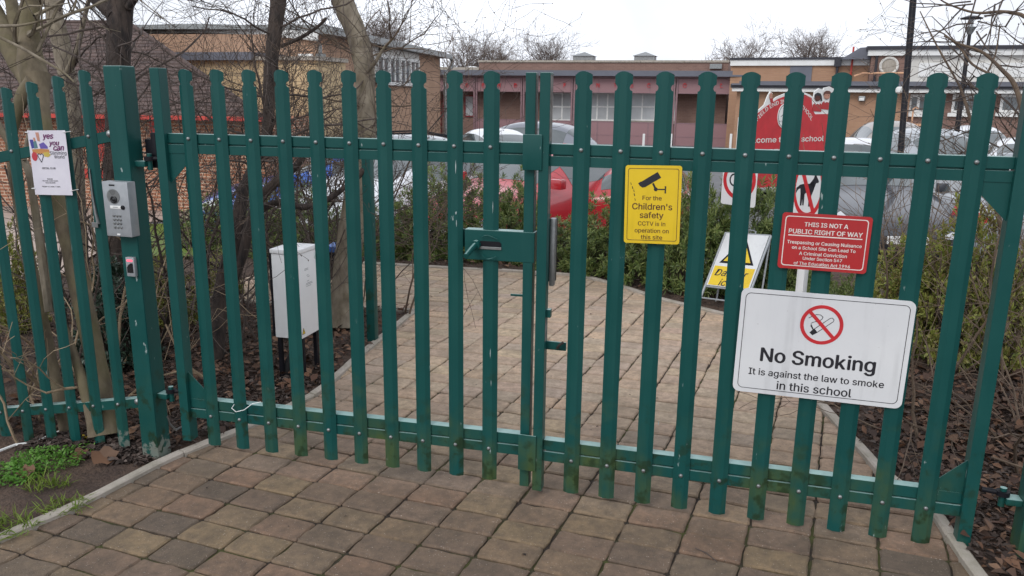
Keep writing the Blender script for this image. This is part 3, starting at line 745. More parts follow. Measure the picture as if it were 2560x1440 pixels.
plate(mb, R2([(-bw*.42, -bh*.5), (bw*.5, -bh*.5), (bw*.5, bh*.5), (-bw*.42, bh*.5)], U(.45), V(.185), cam_ang), -.004, -.0046)
plate(mb, R2([(-bw*.50, -bh*.40), (-bw*.41, -bh*.40), (-bw*.41, bh*.55), (-bw*.58, bh*.55), (-bw*.58, bh*.1)], U(.45), V(.185), cam_ang), -.0041, -.0047)
stroke(mb, [(U(.50), V(.23)), (U(.55), V(.30))], w*.035, -.004, -.0046); plate(mb, circ(w*.035, 16, U(.55), V(.30)), -.0041, -.0047)
stroke(mb, [(U(.55), V(.30)), (U(.72), V(.30))], w*.022, -.004, -.0046); stroke(mb, [(U(.72), V(.262)), (U(.72), V(.345))], w*.025, -.0041, -.0047)
part('camera_symbol', mb, M['black'], s)
mb = MB()
for k, (u, v) in enumerate(((.10, .22), (.13, .27), (.155, .31), (.165, .36), (.18, .42))): stroke(mb, [(U(u), V(v)), (U(u+.012), V(v+.028))], .0022+.001*(k % 2), -.004, -.0045)
part('scratch', mb, M['bark_dark'], s)
# red trespass sign
s, w, h = sign_on('trespass_sign', 'red landscape sign with white writing saying no public right of way', [(1958, 529), (2182, 544), (2165, 684), (1942, 669)], SY, 0)
mb = MB(); plate(mb, rrect(w, h, .012), 0, -.004); part('plate', mb, M['signred'], s)
mb = MB(); band(mb, rrect(w*.925, h*.895, .012), rrect(w*.925-.0065, h*.895-.0065, .010), -.004, -.0046); part('border', mb, M['lettering'], s)
mb = MB(); U = lambda u: (u-.5)*w; V = lambda v: (.5-v)*h
for t, v, wd, b in (('THIS IS NOT A', .175, .485, .022), ('PUBLIC RIGHT OF WAY', .305, .82, .022), ('Trespassing or Causing Nuisance', .505, .83, .02), ('on a School Site Can Lead To', .60, .71, .02), ('A Criminal Conviction', .70, .535, .02), ('Under Section 547', .785, .44, .02), ('of The Education Act 1996', .88, .63, .02)): mb = MB(); put_text(mb, t, 0, V(v), w*wd, f, b); part('lettering', mb, M['lettering'], s)
mb = MB(); stroke(mb, [(U(.09), V(.395)), (U(.91), V(.395))], .004, -.004, -.0046)
part('underline', mb, M['lettering'], s)
# white no smoking sign
s, w, h = sign_on('no_smoking_sign', 'big white no smoking sign with a red ring, lowest on the gate', [(1857, 716), (2288, 756), (2256, 1023), (1829, 974)], SY, 0)
mb = MB(); plate(mb, rrect(w, h, .026, 8), 0, -.004); part('plate', mb, M['signwhite'], s)
mb = MB(); band(mb, rrect(w*.945, h*.92, .020, 8), rrect(w*.945-.0045, h*.92-.0045, .018, 8), -.004, -.0046); part('border', mb, M['black'], s)
mb = MB(); U = lambda u: (u-.5)*w; V = lambda v: (.5-v)*h
for t, v, wd, b in (('No Smoking', .59, .668, .024), ('It is against the law to smoke', .775, .795, .014), ('in this school', .885, .44, .014)): mb = MB(); put_text(mb, t, U(.487), V(v), w*wd, f, b); part('lettering', mb, M['black'], s)
r0 = w*.125; cx, cz = U(.488), V(.285)
mb = MB()
q = r0/1.0
def rr_(pts): return [(cx+x*q, cz+z*q) for x, z in pts]
# cigarette outline, burning end, and the curl of smoke
ca = math.radians(42); cig = lambda l, t: (math.cos(ca)*l-math.sin(ca)*t-.02, math.sin(ca)*l+math.cos(ca)*t-.12)
stroke(mb, rr_([cig(-.30, .11), cig(.62, .11), cig(.70, .06), cig(.70, -.06), cig(.62, -.11), cig(-.30, -.11)]), .0022, -.004, -.0046)
mb.prism(rr_([cig(-.58, .10), cig(-.56, -.10), cig(-.28, -.13), cig(-.28, .13)]), flat(-.004), flat(-.0046))
mb.prism(rr_([(-.50, .02), (-.44, -.06), (-.30, -.34), (-.36, -.34), (-.50, -.10)]), flat(-.004), flat(-.0047))
stroke(mb, rr_([(-.62, .30), (-.50, .38), (-.30, .50), (-.10, .50), (.02, .40), (-.02, .28), (-.12, .20), (-.40, .10), (-.48, .04)]), .0022, -.004, -.0046)
part('cigarette_symbol', mb, M['black'], s)
mb = MB(); band(mb, circ(r0, 48, cx, cz), circ(r0*.83, 48, cx, cz), -.0041, -.0049); stroke(mb, rr_([(-.62, .64), (.62, -.64)]), r0*.17, -.0042, -.0052)
part('prohibition_ring', mb, M['brightred'], s)
mb = MB()
for px_ in (-.30, .02, .33):
    mb.bbox(w*px_-.012, w*px_+.012, .002, .006, -h*.3, h*.3, .001)
part('fixing_clip', mb, M['galv'], s)

# paper notice on the fence
s, w, h = sign_on('paper_notice', 'white paper slimming club notice tied to the fence pales', [(69, 327), (163, 325), (183, 486), (90, 488)], -.014, 0)
def pp(x, z): return Vector((x, -.004*math.cos(x/w*5)-.006*(abs(x)/w)**2*4+.004*math.sin(z*9), z))
def ppf(d): return lambda x, z: pp(x, z)+Vector((0, -d, 0))
mb = MB(); nx, nz = 10, 14
for off in (0, .0006):
    for j in range(nz+1):
        for i in range(nx+1): mb.v.append(tuple(pp((i/nx-.5)*w, (j/nz-.5)*h)+Vector((0, off, 0))))
for o_ in (0, (nx+1)*(nz+1)):
    for j in range(nz):
        for i in range(nx): a = o_+j*(nx+1)+i; mb.f.append((a, a+1, a+nx+2, a+nx+1))
part('sheet', mb, M['paper'], s, True)
U = lambda u: (u-.5)*w; V = lambda v: (.5-v)*h
def blob(mb, poly, d=.0010): mb.prism([(U(a), V(b)) for a, b in poly], ppf(.0003), ppf(d))
PM = {n_: plain('print_'+n_, c_, .7) for n_, c_ in dict(blue=(.05, .05, .28), teal=(.10, .22, .24), orange=(.55, .25, .08), yellow=(.55, .42, .08), red=(.50, .04, .06), skin=(.50, .25, .18), violet=(.16, .02, .12), purple=(.14, .10, .40)).items()}
for c_, poly in (('blue', [(.03, .14), (.12, .14), (.13, .27), (.06, .28)]), ('teal', [(.12, .17), (.20, .16), (.23, .27), (.13, .28)]), ('skin', [(.21, .03), (.30, .03), (.31, .17), (.24, .16)]), ('skin', [(.13, .11), (.18, .11), (.19, .17), (.14, .17)]),
                 ('purple', [(.27, .21), (.40, .18), (.50, .25), (.50, .28), (.30, .28)]), ('orange', [(.06, .29), (.30, .28), (.52, .29), (.54, .34), (.30, .36), (.08, .35)]), ('yellow', [(.36, .34), (.50, .33), (.55, .38), (.48, .41), (.38, .40)])):
    mb = MB(); blob(mb, poly, .0008 if c_ != 'yellow' else .0012); part('picture_patch', mb, PM[c_], s)
mb = MB(); mb.prism([(U(.115)+math.cos(a*.3927)*w*.075, V(.40)+math.sin(a*.3927)*h*.070) for a in range(16)], ppf(.0003), ppf(.0016)); part('red_roundel', mb, PM['red'], s)
mb = MB(); hp_ = [(.285, .49), (.215, .41), (.20, .375), (.235, .355), (.275, .375), (.31, .355), (.355, .375), (.345, .41), (.285, .49)]
for a, b in zip(hp_, hp_[1:]):
    a, b = Vector((U(a[0]), V(a[1]))), Vector((U(b[0]), V(b[1]))); n_ = Vector((-(b-a).y, (b-a).x)).normalized()*.0013
    mb.prism([tuple(a+n_), tuple(a-n_), tuple(b-n_), tuple(b+n_)], ppf(.0003), ppf(.0018))
part('heart_outline', mb, M['black'], s)
mb = MB()
for t, u, v, wd in (('yes', .535, .065, .28), ('you', .675, .175, .26), ('can', .78, .245, .27)): mb = MB(); put_text(mb, t, U(u), V(v), w*wd, ppf(.0012), .03, None, .3); part('lettering', mb, PM['violet'], s)
for t, u, v, wd in (('with', .73, .30, .09), ('Slimming', .755, .335, .42), ('World', .77, .395, .26)): mb = MB(); put_text(mb, t, U(u), V(v), w*wd, ppf(.0012)); part('lettering', mb, M['black'], s)
for t, v, wd in (('SOCIAL CLUB', .575, .36), ('RUISLIP', .745, .14), ('FIELD END JUNIOR SCHOOL', .775, .42), ('FIELD END ROAD', .805, .26), ('TUESDAY AT 5.30PM + 7.30PM', .865, .48)): mb = MB(); put_text(mb, t, U(.46), V(v), w*wd, ppf(.0012), .012); part('lettering', mb, M['black'], s)
mb = MB()
for u, v, sx_ in ((.95, .03, 1), (.97, .925, 1), (.03, .03, -1), (.02, .905, -1)): mb.tube([pp(U(u), V(v))+Vector((0, -.003, 0)), pp(U(u), V(v))+Vector((sx_*.016, -.004, .001)), pp(U(u), V(v))+Vector((sx_*.022, .022, .003))], .002, 5)
part('cable_tie', mb, M['white'], s)
# torn tape left on the fence
tp = onY(235, 560, -.012); mb = MB(); mb.bbox(tp.x-.012, tp.x+.022, -.014, -.010, tp.z-.016, tp.z+.008, .001)
mb.tube([Vector((tp.x+.020, -.006, tp.z)), Vector((tp.x+.012, -.006, tp.z+.05)), Vector((tp.x+.004, -.004, tp.z+.14)), Vector((tp.x+.002, -.004, tp.z+.26))], [.008, .007, .006, .003], 4)
solo('torn_tape', mb, M['galv'], 'strip of torn grey tape hanging on a fence pale beside the intercom', 'tape', Vector((tp.x, -.01, tp.z)))
mb = MB(); a_, b_ = onY(600, 1015, -.01), onY(655, 1008, .03)
pz = onY(598, 1022, -.008); mb.tube([pz+Vector((-.042, .03, .012)), pz+Vector((-.038, -.004, .0)), pz+Vector((-.01, -.012, -.012)), pz+Vector((.03, -.006, .0)), pz+Vector((.06, .02, .025)), pz+Vector((.10, .03, .035))], .0018, 6)
solo('wire_tie', mb, M['white'], 'loose white cable tie round a gate pale above the bottom rail', 'cable tie', pz)

# ================================================================== WOODY PLANTS
def pxpath(pts, d, d1=None, sub=4):
    """a limb seen along pixels (px, py, width): returns smooth points and radii at real distance d..d1"""
    P, R_ = [], []; n = len(pts)
    for i, (px, py, w) in enumerate(pts):
        dd = d if d1 is None else d+(d1-d)*i/(n-1)
        P.append(at(px, py, dd)); R_.append(w*.5*dd/FPX)
    oP, oR = [], []
    for i in range(n-1):
        p0, p1, p2, p3 = P[max(0, i-1)], P[i], P[i+1], P[min(n-1, i+2)]
        for k in range(sub):
            t = k/sub; oP.append(.5*((2*p1)+(p2-p0)*t+(2*p0-5*p1+4*p2-p3)*t*t+(3*p1-p0-3*p2+p3)*t**3)); oR.append(R_[i]+(R_[i+1]-R_[i])*t)
    return oP+[P[-1]], oR+[R_[-1]]
def lumpy(mb, P, R_, n=14, amp=.10, seed=0):
    b0 = len(mb.v); mb.tube(P, R_, n)
    for i, p in enumerate(P):
        for k in range(n):
            v = Vector(mb.v[b0+i*n+k]); k_ = 1+amp*mnoise.noise((v.x*9+seed, v.y*9, v.z*4))+amp*.6*mnoise.noise((v.x*25+seed, v.y*25, v.z*9)); mb.v[b0+i*n+k] = tuple(p+(v-p)*k_)
def grow(mb, p, d, ln, r, lvl, rg, kink=.28, up=.05, kids=(2, 4), spread=.9, tips=None, taper=.45, minr=.0012, bud=0):
    n = max(3, int(ln/.09)) if lvl > 0 else max(3, int(ln/.07)); n = min(n, 12); st = ln/n; P, R_ = [p.copy()], [r]; d = d.normalized()
    spots = []
    for i in range(n):
        d = (d+Vector((rg.gauss(0, kink), rg.gauss(0, kink), rg.gauss(0, kink)+up))*.55).normalized(); p = p+d*st; t = (i+1)/n
        P.append(p.copy()); R_.append(max(minr, r*(1-(1-taper)*t))); spots.append((p.copy(), d.copy(), R_[-1], t))
    mb.tube(P, R_, 7 if r > .012 else (5 if r > .004 else 3), False)
    if lvl > 0:
        for _ in range(rg.randint(*kids)):
            q, dd, rr, t = spots[min(n-1, int(rg.uniform(.18, 1.0)*n))]
            a = dd.orthogonal().normalized(); a = (Matrix.Rotation(rg.uniform(0, 6.28), 3, dd) @ a)
            nd = (dd*rg.uniform(.4, .9)+a*spread*rg.uniform(.5, 1.0)).normalized()
            grow(mb, q, nd, ln*rg.uniform(.40, .72), rr*rg.uniform(.5, .72), lvl-1, rg, kink, up, kids, spread, tips, taper, minr, bud)
    if tips is not None: tips.append((p, d))
    if bud and lvl <= 1:
        for q, dd, rr, t in spots:
            if rg.random() < bud:
                a = dd.orthogonal().normalized(); a = Matrix.Rotation(rg.uniform(0, 6.28), 3, dd) @ a; e = q+(a*.7+dd).normalized()*.014
                mb.tube([q, (q+e)/2, e], [rr*.8, .0036, .0008], 4, False)

# ---- the multi-stemmed pale tree by the fence
base = G(200, 1090); base = Vector((-3.25, .30, hgt(-3.25, .3)))
tr = thing('multi_stemmed_tree', 'pale smooth barked tree with several trunks just behind the fence', 'tree', base)
mb = MB()
for pts, d, d1, sd in (
    ([(268, 1085, 62), (258, 1000, 52), (235, 880, 50), (203, 740, 50), (175, 620, 46), (152, 520, 42), (128, 400, 36), (112, 310, 30), (101, 240, 40), (92, 190, 60)], 4.15, 4.25, 0),
    ([(100, 262, 40), (90, 205, 66), (76, 150, 64), (72, 80, 46), (76, 20, 44), (80, -60, 42), (84, -240, 38)], 4.25, 4.35, 1),
    ([(92, 230, 36), (72, 190, 44), (52, 120, 36), (40, 60, 34), (30, 10, 30), (10, -60, 26)], 4.27, 4.5, 2),
    ([(84, 205, 44), (60, 235, 36), (40, 290, 28), (28, 360, 26), (40, 460, 26), (58, 560, 27), (78, 680, 30), (105, 800, 30), (132, 920, 30), (158, 1040, 30), (165, 1090, 34)], 4.2, 4.3, 3),
    ([(238, 1090, 34), (222, 1010, 28), (190, 900, 22), (150, 790, 16), (128, 700, 10), (122, 610, 6)], 4.12, 4.1, 4),
    ([(104, 262, 42), (78, 205, 52), (40, 140, 54), (5, 75, 52), (-30, 10, 48), (-70, -70, 42)], 4.24, 4.5, 5)):
    P, R_ = pxpath(pts, d, d1); lumpy(mb, P, R_, 14, .14, sd)
part('trunk', mb, M['bark_pale'], tr, True, base)
mb = MB(); rg = random.Random(11)
for pts, d in (([(-20, 84, 8), (50, 118, 8), (110, 152, 7), (160, 182, 5), (185, 205, 3)], 3.75), ([(-15, 285, 12), (15, 345, 15), (48, 385, 17), (72, 430, 18), (84, 500, 18), (96, 580, 20), (108, 660, 22), (125, 780, 24)], 4.12), ([(60, 400, 12), (66, 360, 9), (74, 320, 6)], 4.1),
               ([(130, 45, 4), (60, 62, 6), (10, 65, 8), (-20, 66, 8)], 3.9)):
    P, R_ = pxpath(pts, d); mb.tube(P, R_, 8)
for k in range(7):
    q = at(rg.uniform(30, 120), rg.uniform(-40, 180), 4.25); grow(mb, q, Vector((rg.uniform(-1, 1), rg.uniform(-.6, .6), rg.uniform(-.1, .9))), rg.uniform(.5, .9), .011, 2, rg, .22, .05, (2, 4), .9)
part('crown', mb, M['bark_grey'], tr, True, base)

def tree_px(name, label, pts, d, d1, m, limbs=(), seed=1, amp=.12, n=16, twigs=10, twlen=(.6, 1.3), twr=.012, twm=None, zone=(0, .6), bud=0, lv=3, kids=(2, 4), spread=1.0, group=None, dirs=None):
    P, R_ = pxpath(pts, d, d1); base = Vector((P[0].x, P[0].y, hgt(P[0].x, P[0].y)))
    t = thing(name, label, 'tree', base, 0, group); mb = MB(); lumpy(mb, P, R_, n, amp, seed)
    for lp, ld, ld1 in limbs:
        q, rr = pxpath(lp, ld, ld1); lumpy(mb, q, rr, 10, amp*.7, seed+3)
    part('trunk', mb, m, t, True, base)
    rg = random.Random(seed); mb = MB(); srcs = [(P[int(len(P)*(1-z))-1], None) for z in [rg.uniform(*zone) for _ in range(twigs)]]
    for q, _ in srcs:
        dv = Vector((rg.gauss(0, 1), rg.gauss(0, .8), rg.uniform(-.1, .9))) if dirs is None else Vector(dirs)+Vector((rg.gauss(0, .5), rg.gauss(0, .5), rg.gauss(0, .4)))
        grow(mb, q, dv, rg.uniform(*twlen), twr*rg.uniform(.7, 1.3), lv, rg, .30, .03, kids, spread, bud=bud)
    for lp, ld, ld1 in limbs:
        q, rr = pxpath(lp, ld, ld1)
        for k in range(3): grow(mb, q[rg.randrange(len(q)//2, len(q))], Vector((rg.gauss(0, 1), rg.gauss(0, .6), rg.uniform(0, 1))), rg.uniform(.3, .6), .006, 2, rg, .3, .03, kids, spread, bud=bud)
    part('crown', mb, twm or M['twig'], t, True, base)
    return t
tree_px('bare_tree', 'dark furrowed tree trunk rising behind the post with the intercom', [(318, 900, 62), (306, 800, 46), (290, 660, 42), (284, 520, 46), (288, 380, 54), (295, 250, 57), (297, 150, 56), (299, 60, 58), (302, -20, 66), (300, -120, 60), (296, -420, 52)], 5.6, 5.8, M['bark_dark'],
        [([(285, 40, 34), (255, 12, 30), (225, -20, 28), (190, -80, 24)], 5.7, 5.8), ([(320, 20, 20), (350, -20, 18), (400, -70, 15)], 5.7, 5.6)], 3, .10, 18, 20, (.6, 1.2), .010, zone=(.14, .66))
tree_px('bare_tree', 'thin dark tree trunk curving up through the gap past the yellow brick wall', [(536, 930, 44), (545, 800, 40), (560, 690, 38), (590, 590, 38), (603, 500, 30), (628, 430, 26), (655, 380, 25), (668, 320, 27), (674, 220, 31), (681, 130, 34), (690, 50, 37), (698, -30, 38), (705, -200, 33), (708, -420, 28)], 5.5, 6.0, M['bark_dark'],
        [([(578, 720, 22), (606, 640, 24), (625, 560, 26), (648, 500, 26), (690, 455, 24), (725, 430, 19), (755, 395, 18), (772, 350, 14), (790, 300, 10)], 5.5, 5.3), ([(600, 600, 18), (650, 530, 18), (700, 505, 17), (760, 518, 16), (815, 500, 15), (860, 470, 13), (905, 430, 16), (922, 390, 14)], 5.5, 5.6), ([(690, 120, 10), (740, 100, 9), (790, 70, 8), (815, 45, 7)], 5.9, 5.8)], 5, .12, 16, 20, (.6, 1.2), .009, zone=(.12, .60), bud=.25)
tree_px('leaning_tree', 'stout pale leaning tree trunk crossing the roofline inside the gate', [(856, 820, 74), (858, 770, 66), (866, 680, 66), (878, 580, 66), (893, 480, 60), (910, 390, 53), (916, 320, 48), (914, 230, 48), (908, 150, 52), (893, 90, 53), (872, 40, 53), (852, -10, 54), (826, -70, 52), (790, -160, 46), (750, -300, 40)], 6.2, 6.3, M['bark_grey'],
        [([(905, 190, 14), (935, 160, 10), (960, 120, 7), (985, 95, 5)], 6.2, 6.1)], 8, .07, 20, 16, (.45, .95), .0075, zone=(.32, .72), bud=.35, twm=M['twig_tan'])

tree_px('bare_tree', 'grey brown trunk leaning left behind the multi stemmed pale tree', [(205, 900, 44), (200, 700, 40), (192, 480, 38), (184, 330, 38), (172, 230, 40), (160, 150, 42), (146, 80, 42), (132, 10, 40), (112, -80, 38), (80, -220, 32)], 6.4, 6.6, M['bark_grey'], [([(165, 190, 16), (190, 130, 14), (205, 70, 12), (222, 0, 10), (238, -60, 8)], 6.4, 6.2)], 12, .10, 14, 10, (.6, 1.1), .009, zone=(.25, .62))

# ---- bare bushes: tangles of fine stems
def bare_bush(label, x, y, h, n, seed, m, lean=(0, 0), r=.010, lv=3, group=None, kids=(3, 5), spread=.85, wid=.25, bud=0, up=.06, kink=.28, ang=.45):
    rg = random.Random(seed); mb = MB(); b = gxy(x, y)
    for k in range(n):
        q = b+Vector((rg.gauss(0, wid), rg.gauss(0, wid), 0)); q.z = hgt(q.x, q.y)-.03
        dv = Vector((rg.gauss(0, ang)+lean[0], rg.gauss(0, ang)+lean[1], 1))
        grow(mb, q, dv, h*rg.uniform(.6, 1.0), r*rg.uniform(.6, 1.3), lv, rg, kink, up, kids, spread, bud=bud, minr=.0017)
    return solo('bare_bush', mb, m, label, 'bush', b, group, True)
GB = 'leafless bushes inside the fence'
bare_bush('tangled leafless bush between the pale trunks and the tiled house', -4.15, 1.55, 2.2, 9, 21, M['twig'], (.05, 0), .011, group=GB)
bare_bush('leafless bush spreading twigs over the brown roof tiles behind the intercom post', -4.3, 2.9, 2.5, 8, 22, M['twig'], (.12, 0), .012, group=GB)
bare_bush('leafless bush in front of the orange hall wall', -3.95, 3.5, 2.5, 7, 23, M['twig'], (.12, .05), .011, group=GB)
bare_bush('leafless bush filling the gap before the yellow brick annex', -3.45, 3.4, 2.1, 6, 24, M['twig'], (.05, .05), .010, group=GB, bud=.2)
bare_bush('budding leafless bush round the foot of the leaning tree', -2.98, 2.75, 1.75, 7, 25, M['twig_tan'], (.02, .05), .008, group=GB, bud=.4)
bare_bush('low leafless bush beside the grey cabinet', -3.35, 1.9, 1.0, 6, 26, M['twig'], (0, 0), .009, 2, group=GB)
bare_bush('tall leafless bush whose twigs cross the sky left of the thin dark trunk', -3.75, 2.3, 2.6, 5, 29, M['twig'], (.10, .05), .011, group=GB, bud=.12)
bare_bush('leafless bush spreading before the yellow brick annex and the curved dark limb', -3.2, 2.6, 1.9, 5, 30, M['twig'], (.05, .05), .010, group=GB, bud=.2)
bare_bush('leafless bush in the corner between multi stemmed tree and photo edge', -4.3, .8, 2.3, 9, 32, M['twig'], (-.1, .05), .011, group=GB)
bare_bush('sprawl of pale tan stems at the foot of the fence', -3.45, .42, .85, 11, 27, M['twig_pale'], (-.1, -.05), .011, 2, group=GB, kids=(2, 3), spread=.9, wid=.22, kink=.34, up=-.02, ang=.7)
bare_bush('thin tan saplings among the trunks behind the fence', -3.62, .95, 1.5, 9, 28, M['twig_pale'], (.05, 0), .009, 2, group=GB, kids=(2, 3), wid=.3)
# the tall shrub beyond the hinge of the signed leaf
rb = G(2478, 1010); b = gxy(1.75, 1.45)
ts = thing('bare_tree', 'leafless tree reaching over the lamp posts from the edge of the photo', 'tree', b)
mb = MB(); rg = random.Random(31)
for pts, d, d1 in (([(2555, 900, 16.1), (2530, 760, 14.9), (2500, 560, 13.6), (2460, 420, 12.4), (2435, 330, 10.5), (2405, 230, 6.8), (2385, 190, 5.6), (2340, 110, 4.3), (2300, 28, 2.5)], 5.0, 5.2),
                   ([(2600, 700, 16.1), (2590, 500, 14.9), (2565, 330, 14.9), (2540, 220, 12.4), (2500, 170, 9.9), (2455, 130, 7.4), (2400, 110, 5.0), (2360, 90, 3.1)], 4.9, 5.0),
                   ([(2640, 200, 12.4), (2580, 60, 11.2), (2520, 30, 8.7), (2440, 32, 6.2), (2370, 10, 4.3), (2340, -10, 3.1)], 5.0, 5.1), ([(2470, 180, 5.0), (2490, 130, 4.3), (2500, 60, 3.1)], 5.1, 5.1), ([(2475, 185, 6.2), (2430, 160, 5.6), (2400, 120, 5.0), (2360, 85, 3.1), (2330, 72, 1.9)], 5.0, 5.2)):
    P, R_ = pxpath(pts, d, d1); lumpy(mb, P, R_, 8, .08, 2)
part('trunk', mb, M['twig_tan'], ts, True, b)
mb = MB()
for k in range(52):
    q = at(rg.uniform(2410, 2580), rg.uniform(-40, 440), rg.uniform(4.9, 5.2)); grow(mb, q, Vector((rg.uniform(-1, .3), rg.gauss(0, .4), rg.uniform(-.5, .8))), rg.uniform(.25, .55), .0055, 2, rg, .28, .0, (2, 4), .9, bud=.12)
part('crown', mb, M['twig'], ts, True, b)
GR = 'leafless bushes beyond the signs'
bare_bush('tangle of brown stems behind the red trespass sign and the lamp post', 1.45, 2.8, 1.35, 13, 33, M['twig_tan'], (0, 0), .0085, 2, group=GR, kids=(3, 5), wid=.28)
bare_bush('tangle of brown stems behind the last pale of the signed leaf', 1.72, 2.1, 1.45, 16, 34, M['twig_tan'], (-.1, 0), .0085, 2, group=GR, kids=(3, 5), wid=.28)
bare_bush('low sprawl of brown stems over the mulch beside the kerb', 1.55, 1.25, .85, 18, 35, M['twig_tan'], (-.25, 0), .008, 2, group=GR, kids=(2, 4), wid=.25, up=-.02, ang=.7)
bare_bush('brown stems beyond the far gate post', 1.62, .55, .85, 13, 36, M['twig_tan'], (0, 0), .009, 2, group=GR, kids=(2, 4), wid=.22, up=-.02, ang=.7)

# ================================================================== LEAVES
def leaf_mesh(name, P, D, U_, Ln, Wd, m, fold=.25, curl=0.0):
    """P base points, D directions, U_ up vectors, lengths, widths: one folded six-sided blade each"""
    P = np.asarray(P, float); D = np.asarray(D, float); U_ = np.asarray(U_, float); Ln = np.asarray(Ln)[:, None]; Wd = np.asarray(Wd)[:, None]
    D /= np.linalg.norm(D, axis=1)[:, None]+1e-9; S = np.cross(D, U_); S /= np.linalg.norm(S, axis=1)[:, None]+1e-9; Nn = np.cross(S, D)
    n = len(P); mid = P+D*Ln*.5-Nn*Ln*curl*.3; tip = P+D*Ln-Nn*Ln*curl
    l1 = P+D*Ln*.38+S*Wd*.5+Nn*Wd*fold; r1 = P+D*Ln*.38-S*Wd*.5+Nn*Wd*fold
    l2 = P+D*Ln*.70+S*Wd*.36+Nn*Wd*fold*.7-Nn*Ln*curl*.5; r2 = P+D*Ln*.70-S*Wd*.36+Nn*Wd*fold*.7-Nn*Ln*curl*.5
    V = np.stack([P, l1, l2, tip, r2, r1, mid], 1).reshape(-1, 3); b = (np.arange(n)*7)[:, None]
    F = np.concatenate([b+np.array([[0, 6, 1, 0]]), ], 1) if False else None
    tri = np.concatenate([b+np.array(t)[None] for t in ((0, 6, 1), (1, 6, 2), (2, 6, 3), (0, 5, 6), (5, 4, 6), (4, 3, 6))], 0)
    me = bpy.data.meshes.new(name); me.vertices.add(len(V)); me.vertices.foreach_set('co', V.ravel())
    me.loops.add(tri.size); me.loops.foreach_set('vertex_index', tri.ravel().astype(np.int32)); me.polygons.add(len(tri))
    me.polygons.foreach_set('loop_start', np.arange(0, tri.size, 3, dtype=np.int32)); me.update(calc_edges=True); me.validate(); me.materials.append(m); return me
def bush_data(seed, rx, ry, h, ntips, per, ln, wd, m, low=.08, spiky=.5):
    rs = np.random.RandomState(seed); T = []
    while len(T) < ntips:
        v = rs.normal(size=3); v /= np.linalg.norm(v); v[2] = abs(v[2])*1.0-.25*rs.rand()
        r = rs.rand()**.20; k = 1+.22*mnoise.noise((v[0]*2.1+seed, v[1]*2.1, v[2]*2.1))+.16*mnoise.noise((v[0]*5+seed, v[1]*5, v[2]*5))
        p = np.array([v[0]*rx, v[1]*ry, low*h+max(-.0, v[2])*h*(1-low)])*1.0*r*k
        if p[2] < .02: p[2] = .02+rs.rand()*.25*h
        T.append((p, v))
    P, D, U_, Ln, Wd = [], [], [], [], []
    for p, v in T:
        ax = v*.7+np.array([0, 0, .75])+rs.normal(size=3)*.25; ax /= np.linalg.norm(ax)
        a = np.cross(ax, [0.3, .9, .1]); a /= np.linalg.norm(a); c = np.cross(ax, a)
        for i in range(per):
            w = i*2.399+rs.rand()*.5; t = i/per; e = math.radians(78-58*t+rs.normal()*9)
            d = (a*math.cos(w)+c*math.sin(w))*math.sin(e)+ax*math.cos(e); d[2] -= .10
            P.append(p+ax*(t-.6)*.055); D.append(d); U_.append(ax); k = (1.0-.35*abs(t-.4))*rs.uniform(.75, 1.15); Ln.append(ln*k); Wd.append(wd*k)
    stems = MB(); rg = random.Random(seed)
    for p, v in T[::6]:
        q = Vector((p[0]*.12, p[1]*.12, 0)); e = Vector(p); mid = (q+e)/2+Vector((rg.gauss(0, .03), rg.gauss(0, .03), -.04)); stems.tube([q, mid, e], [.006, .004, .002], 4, False)
    return leaf_mesh('foliage', P, D, U_, Ln, Wd, m), stems
BUSH = {}
for k, (sd, rx, ry, h, nt_, per, ln, wd, mm) in dict(a=(1, .46, .44, .95, 470, 16, .072, .0155, 'leaf_hedge'), b=(2, .50, .42, .90, 480, 16, .068, .0150, 'leaf_hedge'), c=(3, .42, .46, 1.0, 470, 16, .074, .0160, 'leaf_hedge'),
                                                    d=(4, .40, .38, .80, 260, 9, .085, .034, 'leaf_dark'), e=(5, .42, .40, .85, 430, 10, .056, .024, 'leaf_gold'), f=(6, .36, .36, .55, 260, 12, .055, .014, 'leaf_hedge')).items():
    me, st_ = bush_data(sd, rx, ry, h, nt_, per, ln, wd, M[mm]); BUSH[k] = (me, st_.mesh('stems', M['twig'], True), h)
def bush(name, label, kind, x, y, hh, wide, rz, group):
    me, st_, h = BUSH[kind]; o = thing(name, label, 'bush', gxy(x, y), rz, group); o.scale = (wide, wide, hh/h)
    link('foliage', me, o); link('stems', st_, o); return o
def bush_px(name, label, kind, px, base_py, top_py, wpx, back, rz, group):
    g_ = G(px, base_py); d = depth(g_)+back; q = at(px, base_py, d); x, y = q.x, q.y; z = hgt(x, y)
    v = at(px, top_py, d); k = {'a': .98, 'b': 1.0, 'c': .95, 'd': .85, 'e': .9, 'f': .8}[kind]
    return bush(name, label, kind, x, y, (v.z-z)*1.16, wpx*1.08*d/FPX/k, rz, group)
HG = 'evergreen hedge bushes along the back of the paving'
